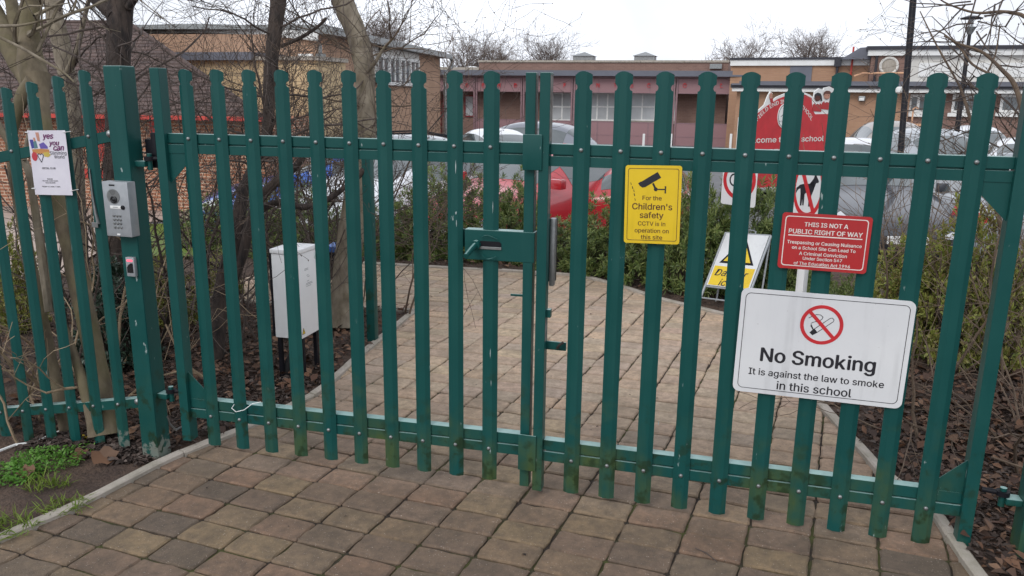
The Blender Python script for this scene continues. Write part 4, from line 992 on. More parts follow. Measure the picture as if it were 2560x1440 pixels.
for i, (lb, kd, px, by, ty, wp, bk, rz) in enumerate((
    ('evergreen bush just right of the leaning tree trunk, white car behind it', 'a', 985, 652, 500, 190, .35, .3),
    ('evergreen bush between the white car and the red car', 'b', 1085, 655, 425, 200, .42, 1.4),
    ('evergreen bush before the windscreen of the red car', 'c', 1200, 662, 438, 195, .42, 2.2),
    ('evergreen bush before the bonnet of the red car, left of the gate gap', 'a', 1300, 668, 445, 180, .42, 3.6),
    ('evergreen bush seen just right of where the leaves meet', 'b', 1415, 684, 545, 190, .40, 4.4),
    ('evergreen bush below the red tail lamp, left of the yellow sign', 'c', 1510, 702, 490, 200, .42, 5.1),
    ('evergreen bush behind the yellow sign', 'a', 1620, 728, 470, 200, .40, .9),
    ('evergreen bush between the yellow sign and the ice warning board', 'b', 1725, 755, 442, 210, .40, 2.9),
    ('evergreen bush behind the ice warning board', 'c', 1850, 770, 455, 230, .62, 3.9),
    ('evergreen bush beyond the ice warning board, before the no dogs sign', 'a', 1955, 785, 500, 200, .75, 5.6),
    ('evergreen bush behind the white cabinet, left of the leaning tree', 'b', 780, 650, 470, 200, .5, 1.9),
    ('evergreen bush behind the grey cabinet and the dark curving trunk', 'c', 660, 650, 480, 200, .5, .7),
    ('evergreen bush before the blue car bonnet, among bare stems', 'a', 530, 648, 500, 170, .8, 4.0))):
    bush_px('evergreen_bush', lb, kd, px, by, ty, wp, bk, rz, HG)
LG = 'low leafy shrubs in the beds'
bush_px('leafy_shrub', 'dark glossy leaved shrub low behind the intercom post', 'd', 290, 930, 660, 190, .10, .4, LG)
bush_px('leafy_shrub', 'yellow green shrub in the gap beside the lawn', 'e', 425, 830, 640, 150, .2, 1.4, LG)
bush_px('leafy_shrub', 'small yellow green shrub between the fence trunks', 'e', 60, 850, 590, 140, .3, 2.4, LG)
bush_px('leafy_shrub', 'straggly shrub behind the second and third gate pale', 'e', 560, 800, 640, 110, .9, 3.4, LG)
bush_px('leafy_shrub', 'low green shrub under the post of the no dogs sign', 'f', 2030, 800, 690, 150, .1, 2.0, LG)
bush_px('leafy_shrub', 'low green shrub just above the no smoking sign', 'f', 2130, 830, 680, 150, .1, .5, LG)
bush_px('leafy_shrub', 'yellow green shrub behind the hinge stile of the signed leaf', 'e', 2480, 900, 600, 190, -.1, 2.0, LG)
bush_px('leafy_shrub', 'yellow green shrub below the lamp post', 'e', 2250, 860, 600, 210, -.15, .9, LG)
bush_px('leafy_shrub', 'tall yellow green shrub behind the last two pales', 'e', 2375, 870, 515, 230, -.3, 5.0, LG)
bush_px('leafy_shrub', 'dark green shrub right of the no smoking sign', 'd', 2320, 850, 690, 150, -.1, 4.0, LG)

# ---- dead leaves and bark over the beds; weeds on the bank
def litter(name, m, n, areas, ln, seed, lift=.012, flatness=.35):
    rs = np.random.RandomState(seed); P, D, U_, Ln, Wd = [], [], [], [], []
    while len(P) < n:
        x0, x1, y0, y1, pr = areas[rs.randint(len(areas))]
        x, y = rs.uniform(x0, x1), rs.uniform(y0, y1)
        if inside(x, y, PATH) and rs.rand() > pr: continue
        d, _ = segdist(x, y, PATH)
        if d < .035: continue
        ins = inside(x, y, PATH); z = hgt(x, y)+(.004 if ins else .012+.03*(mnoise.noise((x*2.2, y*2.2, 0))+.3)+lift*rs.rand())
        a = rs.rand()*6.283; P.append((x, y, z)); D.append((math.cos(a), math.sin(a), rs.normal()*flatness*(0.3 if ins else 1))); U_.append((rs.normal()*flatness, rs.normal()*flatness, 1)); k = ln*rs.uniform(.5, 1.4); Ln.append(k); Wd.append(k*rs.uniform(.35, .7))
    o = link(name, leaf_mesh(name, P, D, U_, Ln, Wd, m, .2, .12)); o['kind'] = 'stuff'; return o
BEDS = [(.5, 2.0, -.3, 2.2, 0), (-5.2, -2.3, .1, 2.9, 0), (-3.8, -2.35, .05, 1.6, 0), (.4, 2.6, .0, 3.4, 0), (.9, 2.2, -.4, 1.6, 0), (-5.5, -2.5, 1.5, 3.0, 0), (-3.5, .6, 3.4, 5.4, 0)]
litter('dead_leaves', M['leaf_litter'], 6500, BEDS, .052, 5, .035, .4)
litter('bark_mulch', M['mulch'], 17000, BEDS+[(.5, 2.2, -.2, 2.2, 0), (.7, 1.8, -.4, 1.2, 0)]+[(-3.0, -2.3, -.1, 1.2, 0), (-3.4, -2.65, -.12, .1, 0)], .034, 6, .015, .3)
litter('paving_debris', M['mulch'], 70, [(-2.6, .9, -.5, 4.2, 1)], .018, 7, 0, .1)
def weed(name, label, cat, px, py, n, hgt_, ln, wd, m, seed, spread, upr=.7, group=None):
    b = G(px, py); rs = np.random.RandomState(seed); P, D, U_, Ln, Wd = [], [], [], [], []
    for k in range(n):
        r = spread*math.sqrt(rs.rand()); a = rs.rand()*6.283; x, y = b.x+r*math.cos(a)*1.4, b.y+r*math.sin(a)
        z = hgt(x, y)+.01+rs.rand()*hgt_*(1-r/spread*.6); P.append((x, y, z)); D.append((rs.normal(), rs.normal(), upr+rs.normal()*.4)); U_.append((rs.normal()*.4, rs.normal()*.4, 1)); q = ln*rs.uniform(.6, 1.3); Ln.append(q); Wd.append(wd*rs.uniform(.7, 1.2))
    P = np.array(P)-np.array(b); o = link(name, leaf_mesh(name, P, D, U_, Ln, Wd, m, .15, .2)); o.location = b; return tag(o, label, cat, group)
WG = 'weeds on the bank before the fence'
weed('weed_clump', 'bright green feathery weed clump at the feet of the fence pales', 'weed', 120, 1160, 900, .075, .020, .009, M['leaf_fresh'], 1, .13, .5, WG)
weed('weed_clump', 'bright green weed patch at the edge of the photo below the fence', 'weed', 20, 1195, 500, .05, .026, .014, M['leaf_fresh'], 2, .12, .4, WG)
weed('weed_clump', 'small feathery weed beside the curled brown leaf', 'weed', 205, 1135, 260, .045, .018, .008, M['leaf_fresh'], 3, .07, .5, WG)
GT = 'grass tufts on the bank before the fence'
weed('grass_tuft', 'upright grass tuft below the feathery weeds', 'grass', 100, 1225, 60, .005, .075, .005, M['grass'], 4, .06, 1.5, GT)
weed('grass_tuft', 'small grass tuft standing alone on the mud', 'grass', 160, 1222, 26, .004, .06, .005, M['grass'], 5, .03, 1.3, GT)
weed('grass_tuft', 'flat grass tuft touching the kerb', 'grass', 155, 1278, 110, .004, .06, .004, M['grass'], 6, .075, .8, GT)
weed('grass_tuft', 'grass tuft at the lowest corner of the bank', 'grass', 15, 1330, 130, .005, .07, .005, M['grass'], 7, .09, .9, GT)
weed('grass_tuft', 'thin grass blades beside the kerb below the bare post foot', 'grass', 213, 1258, 24, .003, .05, .004, M['grass'], 8, .03, 1.0, GT)
def fallen(label, px, py, s, seed, tilt=.5):
    b = G(px, py); rg = random.Random(seed); mb = MB(); n = 13
    rim = [(math.cos(k/n*6.283)*s*(.62+.38*abs(math.cos(k/n*6.283*2.5)))*1.25, math.sin(k/n*6.283)*s*(.62+.38*abs(math.cos(k/n*6.283*2.5)))) for k in range(n)]
    R_ = Matrix.Rotation(rg.uniform(0, 6.28), 3, 'Z') @ Matrix.Rotation(tilt, 3, 'X')
    vs = [R_ @ Vector((x, y, 6*(x*x)+8*y*y+rg.uniform(-.006, .006))) for x, y in rim]; vs.append(R_ @ Vector((0, 0, 0))); zmin = min(v.z for v in vs)
    mb.add([v-Vector((0, 0, zmin)) for v in vs], [(k, (k+1) % n, n) for k in range(n)]); o = link('fallen_leaf', mb.mesh('fallen_leaf', M['leaf_litter'], True)); o.location = b+Vector((0, 0, .014)); return tag(o, label, 'leaf', 'big curled fallen leaves')
fallen('curled brown fallen leaf leaning up just before the fence weeds', 262, 1158, .055, 1, .7); fallen('pale brown fallen leaf among the weeds below the fence', 70, 1195, .045, 2, .5); fallen('rust brown fallen leaf tucked beside the bare foot of a fence pale', 200, 1150, .04, 3, .6)
fallen('big brown fallen leaf right of the bottom hinge', 2490, 1270, .06, 4, .4); fallen('light brown fallen leaf on the mulch beyond the kerb corner', 2410, 1120, .05, 5, .5); fallen('large russet fallen leaf at the edge of the photo', 2530, 1285, .06, 6, .3)
fallen('tan fallen leaf on the mulch above the no smoking sign corner', 2300, 930, .045, 7, .4); fallen('orange fallen leaf lying on the soil between gate post and cabinet', 560, 940, .05, 8, .4); fallen('brown fallen leaf below the cabinet legs', 765, 905, .045, 9, .4)
def stone(label, px, py, s, seed):
    b = G(px, py); bm = bmesh.new(); bmesh.ops.create_icosphere(bm, subdivisions=2, radius=s)
    for v in bm.verts: v.co *= 1+.25*mnoise.noise(v.co*30+Vector((seed, 0, 0))); v.co.z *= .7
    o = link('pebble', MB().addbm(bm).mesh('pebble', M['concrete'], True)); o.location = b+Vector((0, 0, .012)); return tag(o, label, 'pebble', 'pebbles at the foot of the gate post')
stone('round pale pebble at the foot of the gate post', 388, 1165, .012, 1); stone('small pebble just left of the gate post foot', 352, 1158, .010, 2)
mb = MB(); p0 = G(20, 1132); mb.tube([G(-10, 1140)+Vector((0, 0, .02)), G(40, 1122)+Vector((0, 0, .022)), G(90, 1115)+Vector((0, 0, .02)), G(135, 1095)+Vector((0, 0, .025)), G(170, 1085)+Vector((0, 0, .03))], .007, 6)
solo('white_cable', mb, M['white'], 'white cable lying on the soil under the fence', 'cable', p0)
mb = MB(); p0 = G(470, 1085); mb.tube([onY(417, 1040, .04), onY(424, 1060, .06), onY(440, 1075, .08), G(462, 1072)+Vector((0, 0, .02))], .006, 8)
solo('conduit', mb, M['galv'], 'white conduit curving from the gate post into the soil', 'conduit', p0, smooth=True)
b_ = G(212, 1106); mb = MB(); mb.tube([b_+Vector((-.04, 0, .02)), b_+Vector((-.015, .01, .032)), b_+Vector((.01, 0, .026)), b_+Vector((.04, .01, .036))], [.004, .008, .006, .008], 6); solo('plastic_scrap', mb, M['signyellow'], 'scrap of yellow plastic on the soil behind the fence pales', 'litter', b_)
mb = MB(); p0 = G(1800, 1385); mb.tube([G(1738, 1374)+Vector((0, 0, .006)), G(1765, 1388)+Vector((0, 0, .010)), G(1792, 1408)+Vector((0, 0, .006))], [.002, .0026, .002], 5); solo('fallen_twig', mb, M['twig'], 'brown twig lying on the paving before the signed gate leaf', 'twig', p0)

# ================================================================== THINGS INSIDE THE GATE
PT_BLUE = plain('blue_plastic', (.02, .12, .42), .4)
cb = thing('control_cabinet', 'light grey metal cabinet on black legs in the soil bed inside the gate', 'cabinet', gxy(-2.58, 1.26)); O = cb.location
mb = MB(); mb.bbox(-2.672, -2.492, 1.155, 1.385, .205, .742, .006); body = part('body', mb, M['cabinet'], cb, True, O)
mb = MB(); mb.bbox(-2.678, -2.486, 1.148, 1.391, .744, .772, .006); part('lid', mb, M['cabinet'], cb, True, O)
mb = MB(); mb.box(-2.690, -2.676, 1.16, 1.40, .21, .768); part('back_plate', mb, M['tar'], cb, False, O)
for x, y in ((-2.655, 1.18), (-2.507, 1.19), (-2.655, 1.36), (-2.507, 1.36)): part('leg', MB().box(x-.012, x+.012, y-.012, y+.012, -.25, .204), M['tar'], cb, False, O)
mb = MB(); mb.tube([(-2.60, 1.25, .206), (-2.61, 1.24, .08), (-2.64, 1.22, 0), (-2.65, 1.20, -.12)], [.022, .022, .024, .026], 10); mb.tube([(-2.575, 1.27, .206), (-2.59, 1.26, .06), (-2.62, 1.24, -.12)], [.016, .016, .018], 8); part('cable_duct', mb, M['rubber'], cb, True, O)
side = lambda x: (lambda u, v: Vector((x, 1.155+u*.23, .205+v*.54)))
mb = MB(); mb.prism([(.06, .05), (.22, .05), (.14, .125)], side(-2.4925), side(-2.4905)); tri = part('hazard_triangle', mb, M['black'], body, False, O)
mb = MB(); mb.prism([(.078, .056), (.202, .056), (.14, .115)], side(-2.491), side(-2.4895)); part('yellow_face', mb, M['signyellow'], tri, False, O)
mb = MB(); mb.prism([(.14, .105), (.125, .08), (.14, .08), (.132, .06), (.155, .088), (.14, .088)], side(-2.490), side(-2.4885)); part('lightning_bolt', mb, M['black'], tri, False, O)
mb = MB()
for v, a, b in ((.80, .34, .54), (.785, .34, .54), (.72, .44, .54), (.70, .48, .6), (.65, .45, .56), (.625, .40, .72), (.61, .38, .74), (.59, .40, .66)): mb.prism([(a, v), (b, v), (b, v+.007), (a, v+.007)], side(-2.4922), side(-2.4912))
part('printed_lines', mb, M['steel'], body, False, O)

def frame(o, O_, Ux, Vz):                                      # put a thing on a tilted plane: local x along Ux, z along Vz
    x = Ux.normalized(); y = (-(x.cross(Vz))).normalized(); z = x.cross(y); o.matrix_world = Matrix(((x.x, y.x, z.x, O_.x), (x.y, y.y, z.y, O_.y), (x.z, y.z, z.z, O_.z), (0, 0, 0, 1)))
# ---- leaning ice warning board on its A-frame
a0 = G(1752, 772); d0 = depth(a0)
TL, TR, BL = at(1822, 583, d0+.16), at(1929, 590, d0-.10), at(1766, 712, d0+.02)
Ux, Vz = (TR-TL), (TL-BL); W_ = Ux.length; 
af = thing('warning_board', 'white and yellow danger ice A frame board tilting against the hedge', 'sign', a0)
frame(af, BL, Ux, Vz); H_ = (TL-BL).dot(af.matrix_world.to_3x3().col[2])
ln_ = .21
mb = MB(); mb.box(0, W_, .0, .006, 0, H_); pn = part('panel', mb, M['signwhite'], af)
mb = MB(); mb.box(.012, W_-.012, -.002, 0, .006, H_*.37); part('yellow_band', mb, M['signyellow'], pn)
f = flat(-.003)
mb = MB(); mb.prism([(W_*.10, H_*.43), (W_*.90, H_*.43), (W_*.5, H_*.95)], flat(0), flat(-.0015)); t_ = part('triangle_edge', mb, M['tar'], pn)
mb = MB(); mb.prism([(W_*.185, H_*.47), (W_*.815, H_*.47), (W_*.5, H_*.885)], flat(-.001), flat(-.0025)); part('triangle_face', mb, M['signyellow'], t_)
mb = MB(); mb.prism([(W_*.47, H_*.585), (W_*.53, H_*.585), (W_*.56, H_*.74), (W_*.44, H_*.74)], flat(-.002), flat(-.0035)); mb.prism(circ(H_*.025, 12, W_*.5, H_*.53), flat(-.002), flat(-.0035)); part('exclamation_mark', mb, M['tar'], t_)
for t, u, v, wd in (('Danger', .48, .275, .76), ('ice', .42, .10, .30)): mb = MB(); put_text(mb, t, W_*u, H_*v, W_*wd, f, .01, None, .25); part('lettering', mb, M['black'], pn)
mb = MB()
for x in (-.012, W_+.012): mb.tube([(x, .008, H_+.006), (x, .008, -ln_)], .010, 8)
mb.tube([(-.012, .008, H_+.006), (W_+.012, .008, H_+.006)], .009, 8); mb.tube([(-.012, .008, -.01), (W_+.012, .008, -.01)], .008, 8); mb.tube([(-.012, .008, -.12), (W_+.012, .008, -.12)], .007, 8); part('frame', mb, M['steel'], af, True)
mb = MB()
for x in (-.004, W_+.004): mb.tube([(x, .02, H_), (x, .30, -ln_*.7)], .009, 8)
mb.tube([(0, .24, -.05), (W_, .24, -.05)], .007, 8); part('rear_leg_frame', mb, M['steel'], af, True)
mb = MB(); mb.tube([(W_*.33, .005, H_+.005), (W_*.33, .005, H_+.035), (W_*.40, .005, H_+.045), (W_*.60, .005, H_+.045), (W_*.67, .005, H_+.035), (W_*.67, .005, H_+.005)], .005, 6); part('handle', mb, M['steel'], af, True)

class Fac:
    """a facade between two pixel columns at two distances; local x runs along it, y goes into the building"""
    def __init__(s, pl, dl, pr, dr):
        a, b = at(pl, 240, dl), at(pr, 240, dr); s.o = Vector((a.x, a.y, 0)); s.u = Vector((b.x-a.x, b.y-a.y, 0)); s.len = s.u.length; s.u.normalize()
        s.n = Vector((-s.u.y, s.u.x, 0)); s.rz = math.atan2(s.u.y, s.u.x); s.z0 = hgt(s.o.x, s.o.y); s.z0 = min(s.z0, -.52)
    def uz(s, px, py, w=0.0):
        v = ray(px, py); q = s.o+s.n*w; t = ((q-CAM).dot(s.n))/v.dot(s.n); p = CAM+v*t; return (p-s.o).dot(s.u), p.z-s.z0
    def root(s, name, label, cat='building'): return thing(name, label, cat, (s.o.x, s.o.y, s.z0), s.rz)
def post_sign(name, label, pl, dl, pr, dr, ptop, pbot):
    """upright sign plate between two pixel columns at two distances"""
    a, b = at(pl, (ptop+pbot)/2, dl), at(pr, (ptop+pbot)/2, dr); a.z = b.z = (a.z+b.z)/2; c = (a+b)/2; u = b-a
    zt, zb = at((pl+pr)/2, ptop, (dl+dr)/2).z, at((pl+pr)/2, pbot, (dl+dr)/2).z
    o = thing(name, label, 'sign', (c.x, c.y, (zt+zb)/2), math.atan2(u.y, u.x)); return o, u.length, zt-zb
# ---- no dogs sign on a grey post
s, w, h = post_sign('no_dogs_sign', 'white no dogs sign with red ring and dog picture on a grey post', 1982, 5.30, 2063, 5.12, 388, 552)
mb = MB(); plate(mb, rrect(w, h, .02), 0, -.004); part('plate', mb, M['signwhite'], s)
mb = MB(); band(mb, circ(h*.47, 48, 0, 0, w/h), circ(h*.39, 48, 0, 0, w/h), -.004, -.0055); stroke(mb, [(-w*.27, h*.33), (w*.20, -h*.34)], w*.11, -.0045, -.006); part('prohibition_ring', mb, M['brightred'], s)
mb = MB(); sc = h*.5
dog = [(-.30, -.62), (-.33, -.20), (-.36, .02), (-.46, -.04), (-.54, -.16), (-.52, .02), (-.40, .16), (-.20, .20), (.06, .22), (.20, .40), (.26, .60), (.31, .52), (.42, .34), (.40, .26), (.30, .26), (.26, .04), (.20, -.08), (.16, -.24), (.15, -.62), (.08, -.62), (.06, -.22), (-.10, -.12), (-.20, -.24), (-.21, -.62)]
for q in ([1, 2, 7, 8, 16, 17, 21, 22], ): pass
body_ = [(-.36, .02), (-.33, -.18), (-.20, -.24), (-.08, -.12), (.06, -.22), (.17, -.20), (.26, .04), (.22, .30), (.04, .22), (-.20, .20), (-.38, .15)]
k_ = w/h*1.15
for poly in (body_, [(-.38, .15), (-.36, .02), (-.46, -.04), (-.54, -.18), (-.54, .02)], [(.05, .22), (.25, .04), (.33, .26), (.42, .28), (.44, .34), (.33, .50), (.27, .62), (.20, .42)], [(-.33, -.15), (-.31, -.62), (-.24, -.62), (-.22, -.2)], [(-.24, -.2), (-.20, -.60), (-.14, -.60), (-.14, -.15)], [(.05, -.18), (.07, -.62), (.14, -.62), (.17, -.18)]):
    mb.prism([(x*sc*k_*1.2, z*sc*.85-.01) for x, z in poly], flat(-.004), flat(-.005))
part('dog_silhouette', mb, M['black'], s)
O = s.location
mb = MB(); zb_ = hgt(O.x, O.y)-O.z-.2; mb.bbox(-.028, .028, .004, .056, zb_, h*.5+.02, .006); part('post', mb, M['cabinet'], s, True)
# ---- ringed sign over the hedge
s, w, h = post_sign('ringed_sign', 'small white plate with a thick red ring among the hedge tops', 1806, 6.6, 1893, 6.35, 395, 516)
mb = MB(); plate(mb, rrect(w, h, .02), 0, -.004); part('plate', mb, M['signwhite'], s)
mb = MB(); band(mb, circ(h*.42, 48, 0, h*.05, w/h*1.12), circ(h*.335, 48, 0, h*.05, w/h*1.12), -.004, -.0055); part('red_ring', mb, M['brightred'], s)
mb = MB(); band(mb, circ(h*.14, 28, -w*.14, h*.04, .9), circ(h*.105, 28, -w*.14, h*.04, .9), -.004, -.005); part('black_ring', mb, M['black'], s)
O = s.location; mb = MB(); mb.tube([(0, .03, hgt(O.x, O.y)-O.z-.2), (0, .03, h*.4)], .024, 12); part('post', mb, M['cabinet'], s, True)

# ---- the school's red welcome sign
s, w, h = post_sign('welcome_sign', 'red welcome sign with an arched top and painted waving children above the hedge', 1834, 8.0, 2071, 8.75, 286, 470)
mb = MB()
outer = [(-.5, -.5), (.5, -.5), (.5, .47), (.20, .5)]
fcs = Fac(1834, 8.0, 2071, 8.75)
def WX(px): return fcs.uz(px, 340)[0]-fcs.len/2
def WZ(py): return (378-py)/184.0*h
arch = [(px, py) for px, py in ((1834, 292), (1849, 291), (1849, 276), (1841, 255), (1842, 240), (1849, 233), (1857, 240), (1862, 262), (1880, 275), (1893, 262), (1899, 242), (1905, 229), (1911, 234), (1909, 252), (1900, 262), (1922, 242), (1940, 234), (1960, 229), (1985, 229), (2002, 236))]
top = arch+[(2011, 243), (2012, 228), (2022, 219), (2033, 224), (2034, 218), (2048, 214), (2058, 220), (2066, 209), (2075, 211), (2076, 224), (2066, 248), (2053, 264), (2053, 279), (2069, 280), (2071, 284)]
poly = [(WX(a), WZ(b)) for a, b in top]+[(WX(2071), WZ(470)), (WX(1834), WZ(470))]
from mathutils.geometry import tessellate_polygon
def solid(poly, y0, y1):                                        # a plate of any outline
    tr_ = tessellate_polygon([[Vector((x, z, 0)) for x, z in poly]]); n = len(poly); m_ = MB()
    return m_.add([(x, y0, z) for x, z in poly]+[(x, y1, z) for x, z in poly], [tuple(t) for t in tr_]+[tuple(n+i for i in reversed(t)) for t in tr_]+[(i, (i+1) % n, n+(i+1) % n, n+i) for i in range(n)])
mb = solid(poly, .012, 0)
part('board', mb, M['white'], s)
def tri_plate(pts, y, m, nm, par=None):
    return part(nm, solid([(WX(a), WZ(c)) for a, c in pts], y, y-.002), m, par or s)
face = [(1838, 296), (1862, 295)]+[(1862+ (2012-1862)*k/10, 295-62*math.sin(math.pi*(.16+.84*k/10)/1.0*.62)) for k in range(1, 10)]+[(2012, 262), (2024, 285), (2066, 285), (2066, 468), (1838, 468)]
tri_plate([(1838, 297), (1868, 296), (1880, 281), (1900, 264), (1925, 247), (1945, 239), (1965, 235), (1990, 236), (2006, 244), (2010, 270), (2018, 285), (2066, 284), (2066, 468), (1838, 468)], -.001, M['brightred'], 'red_face')
fW = lambda x, z: Vector((x, -.0045, z))
def split_words(mb, t, ang, arched):                            # on the arch each word is a piece of its own
    if ' ' not in t: part('lettering', mb, M['lettering'], s); return
    vs, _ = text2d(t, 1.0); x0, x1 = min(v[0] for v in vs), max(v[0] for v in vs); a0, a1 = min(ang), max(ang); cuts = [-9]; i = t.find(' ')
    while i > 0: e_ = max(v[0] for v in text2d(t[:i], 1.0)[0]); cuts.append(a0+(a1-a0)*(e_+.06-x0)/(x1-x0)); i = t.find(' ', i+1)
    cuts.append(9)
    for lo, hi in zip(cuts, cuts[1:]):
        m2 = MB(); ids = {}
        for f in mb.f:
            c_ = sum(ang[k] for k in f)/len(f)
            if lo < c_ <= hi: m2.f.append(tuple(ids.setdefault(k, len(ids)) for k in f))
        m2.v = [mb.v[k] for k in sorted(ids, key=ids.get)]; part('lettering', m2, M['lettering'], s)
for t, px, py, wd, hh, ar in (('Welcome to our school', 1948, 345, .86, .105, None), ('OFFICE', 1935, 376, .36, .10, None), ('FIELD END INFANT SCHOOL', 1946, 251, .66, .075, w*.40)): mb = MB(); put_text(mb, t, WX(px), WZ(py), w*wd, fW, .02, h*hh, 0, ar); ang_ = [math.atan2(v[0]-WX(px), v[2]-WZ(py)+(ar or 9)) for v in mb.v]; split_words(mb, t, ang_, bool(ar))
mb = MB(); mb.prism(circ(h*.165, 36, WX(1942), WZ(289), .78), flat(-.003), flat(-.009)); rd_ = part('roundel', mb, M['white'], s)
mb = MB(); band(mb, circ(h*.15, 36, WX(1942), WZ(289), .78), circ(h*.142, 36, WX(1942), WZ(289), .78), -.009, -.010)
band(mb, circ(h*.036, 20, WX(1945), WZ(279), .8), circ(h*.031, 20, WX(1945), WZ(279), .8), -.009, -.010)
for dx in (-6, -3, 0, 3, 6): stroke(mb, [(WX(1945+dx*.8), WZ(273)), (WX(1945+dx*1.2), WZ(270))], .004, -.009, -.010)
stroke(mb, [(WX(1939), WZ(286)), (WX(1934), WZ(291))], .005, -.009, -.010); stroke(mb, [(WX(1949), WZ(287)), (WX(1951), WZ(295))], .005, -.009, -.010)
for k in range(7): stroke(mb, [(WX(1931+3.6*k), WZ(305-.5*k)), (WX(1932+3.6*k), WZ(301-.5*k))], .006, -.009, -.010)
part('drawn_figure', mb, M['black'], rd_)
mb = MB(); mb.prism([(WX(1940), WZ(285)), (WX(1948), WZ(285)), (WX(1948), WZ(297)), (WX(1939), WZ(297))], flat(-.009), flat(-.0105)); part('drawn_jumper', mb, M['brightred'], rd_)
skin1, skin2 = PM['skin'], plain('brown_skin_paint', (.12, .04, .03), .7); hair1 = plain('brown_hair_paint', (.13, .05, .035), .7)
def kid(cx, cz, skin, hair, arm, dark):
    tri_plate([(cx-10, cz+34), (cx-10, cz+18), (cx-4, cz+13), (cx+6, cz+13), (cx+11, cz+17), (cx+12, cz+36)], -.0035, M['signred'], 'painted_jumper')
    if arm: tri_plate([(cx+7, cz+14), (cx+20, cz-9), (cx+26, cz-7), (cx+12, cz+20)], -.0036, M['signred'], 'painted_sleeve'); tri_plate([(cx+20, cz-10), (cx+21, cz-17), (cx+25, cz-22), (cx+29, cz-19), (cx+28, cz-12), (cx+25, cz-7)], -.0037, skin, 'painted_hand')
    tri_plate([(cx-5, cz+13), (cx+6, cz+13), (cx+5, cz+18), (cx+1, cz+15), (cx-4, cz+18)], -.0056, M['white'], 'painted_collar')
    tri_plate([(cx+7.5*math.cos(a*.524), cz+9.5*math.sin(a*.524)) for a in range(12)], -.0058, skin, 'painted_face')
    tri_plate([(cx-9, cz-1), (cx-9, cz-8), (cx-4, cz-13), (cx+4, cz-13), (cx+9, cz-8), (cx+9, cz-1), (cx+6, cz-5), (cx-5, cz-5)] if not dark else [(cx-8, cz+2), (cx-8, cz-8), (cx-2, cz-13), (cx+5, cz-11), (cx+9, cz-4), (cx+11, cz+8), (cx+8, cz+9), (cx+5, cz-4), (cx-4, cz-6)], -.0079, hair, 'painted_hair')
    b_ = MB(); stroke(b_, arcpts(WX(cx), WZ(cz+2), (WX(cx+4)-WX(cx)), 210, 330, 6), .004, -.0078, -.0088); b_.prism(circ(.004, 8, WX(cx-3), WZ(cz-1)), flat(-.0078), flat(-.0088)); b_.prism(circ(.004, 8, WX(cx+3), WZ(cz-1)), flat(-.0078), flat(-.0088)); part('painted_smile', b_, M['black'], s)
kid(2042, 238, skin1, hair1, True, False); kid(2020, 243, skin2, M['black'], False, True)
for hx, hz in ((1846, 246), (1906, 240)): tri_plate([(hx-3, hz+5), (hx-3, hz-4), (hx+1, hz-8), (hx+4, hz-3), (hx+4, hz+5)], -.0037, skin1, 'painted_hand'); tri_plate([(hx-2, hz+6), (hx+5, hz+6), (hx+8, hz+18), (hx+1, hz+16)], -.0036, M['signred'], 'painted_sleeve')
O = s.location
for x in (-w*.38, w*.38): part('post', MB().bbox(x-.03, x+.03, .014, .07, hgt(O.x, O.y)-O.z-.2, h*.4, .005), M['tar'], s, True)

# ---- bin behind the leaning tree
b_ = G(838, 690); bn = thing('litter_bin', 'black bin with a blue lid half hidden behind the leaning tree', 'bin', b_, .3)
h_ = (at(838, 622, depth(b_))-b_).z; mb = MB(); mb.prism([(-.13, 0), (.13, 0), (.15, h_), (-.15, h_)], flat(.13), flat(-.13)); part('body', mb, M['tar'], bn); mb = MB(); mb.bbox(-.16, .16, -.14, .14, h_+.002, h_+.06, .012); part('lid', mb, PT_BLUE, bn, True)
# ---- lamp posts
g_ = G(2237, 655); d = depth(g_)
lp = thing('lamp_post', 'tall black lamp post nearest the gate, cut off by the top of the photo', 'lamp post', g_)
mb = MB(); mb.tube([at(2241, 510, d), at(2262, 250, d), at(2283, 0, d), at(2312, -360, d)], [.0405, .044, .047, .040], 20); part('shaft', mb, M['tar'], lp, True, g_)
mb = MB(); mb.tube([g_-Vector((0, 0, .2)), at(2239, 520, d), at(2240, 500, d)], [.085, .080, .05], 18); part('base_sleeve', mb, M['tar'], lp, True, g_)
hd = at(2312, -370, d); mb = MB(); mb.lathe([(.05, -.02), (.07, .05), (.16, .30), (.17, .33), (.30, .36), (.30, .39), (.05, .45), (.01, .47)], 20, Matrix.Translation(hd)); part('lantern', mb, M['tar'], lp, True, g_)
d = 19.0; b0 = at(2390, 345, d); b0.z = hgt(b0.x, b0.y)
lp = thing('lamp_post', 'slender black lamp post with a flat capped lantern behind the bare branches', 'lamp post', b0)
t0, t1 = at(2424, 84, d), at(2390, 345, d)
mb = MB(); mb.tube([b0, t1, at(2408, 210, d), t0], [.075, .062, .052, .040], 14); part('shaft', mb, M['tar'], lp, True, b0)
mb = MB(); T = Matrix.Translation(t0); mb.lathe([(.04, -.03), (.07, .02), (.12, .12), (.13, .15)], 16, T); part('lantern_cup', mb, M['galv'], lp, True, b0)
mb = MB(); mb.lathe([(.06, .15), (.05, .30), (.06, .34)], 14, T); part('lamp_glass', mb, M['paledglass'], lp, True, b0)
mb = MB(); mb.lathe([(.24, .33), (.24, .355), (.10, .40), (.01, .41)], 20, T)
for a in range(3): w_ = a*2.094; mb.tube([t0+Vector((.12*math.cos(w_), .12*math.sin(w_), .14)), t0+Vector((.20*math.cos(w_), .20*math.sin(w_), .335))], .008, 5)
part('cap', mb, M['tar'], lp, True, b0)
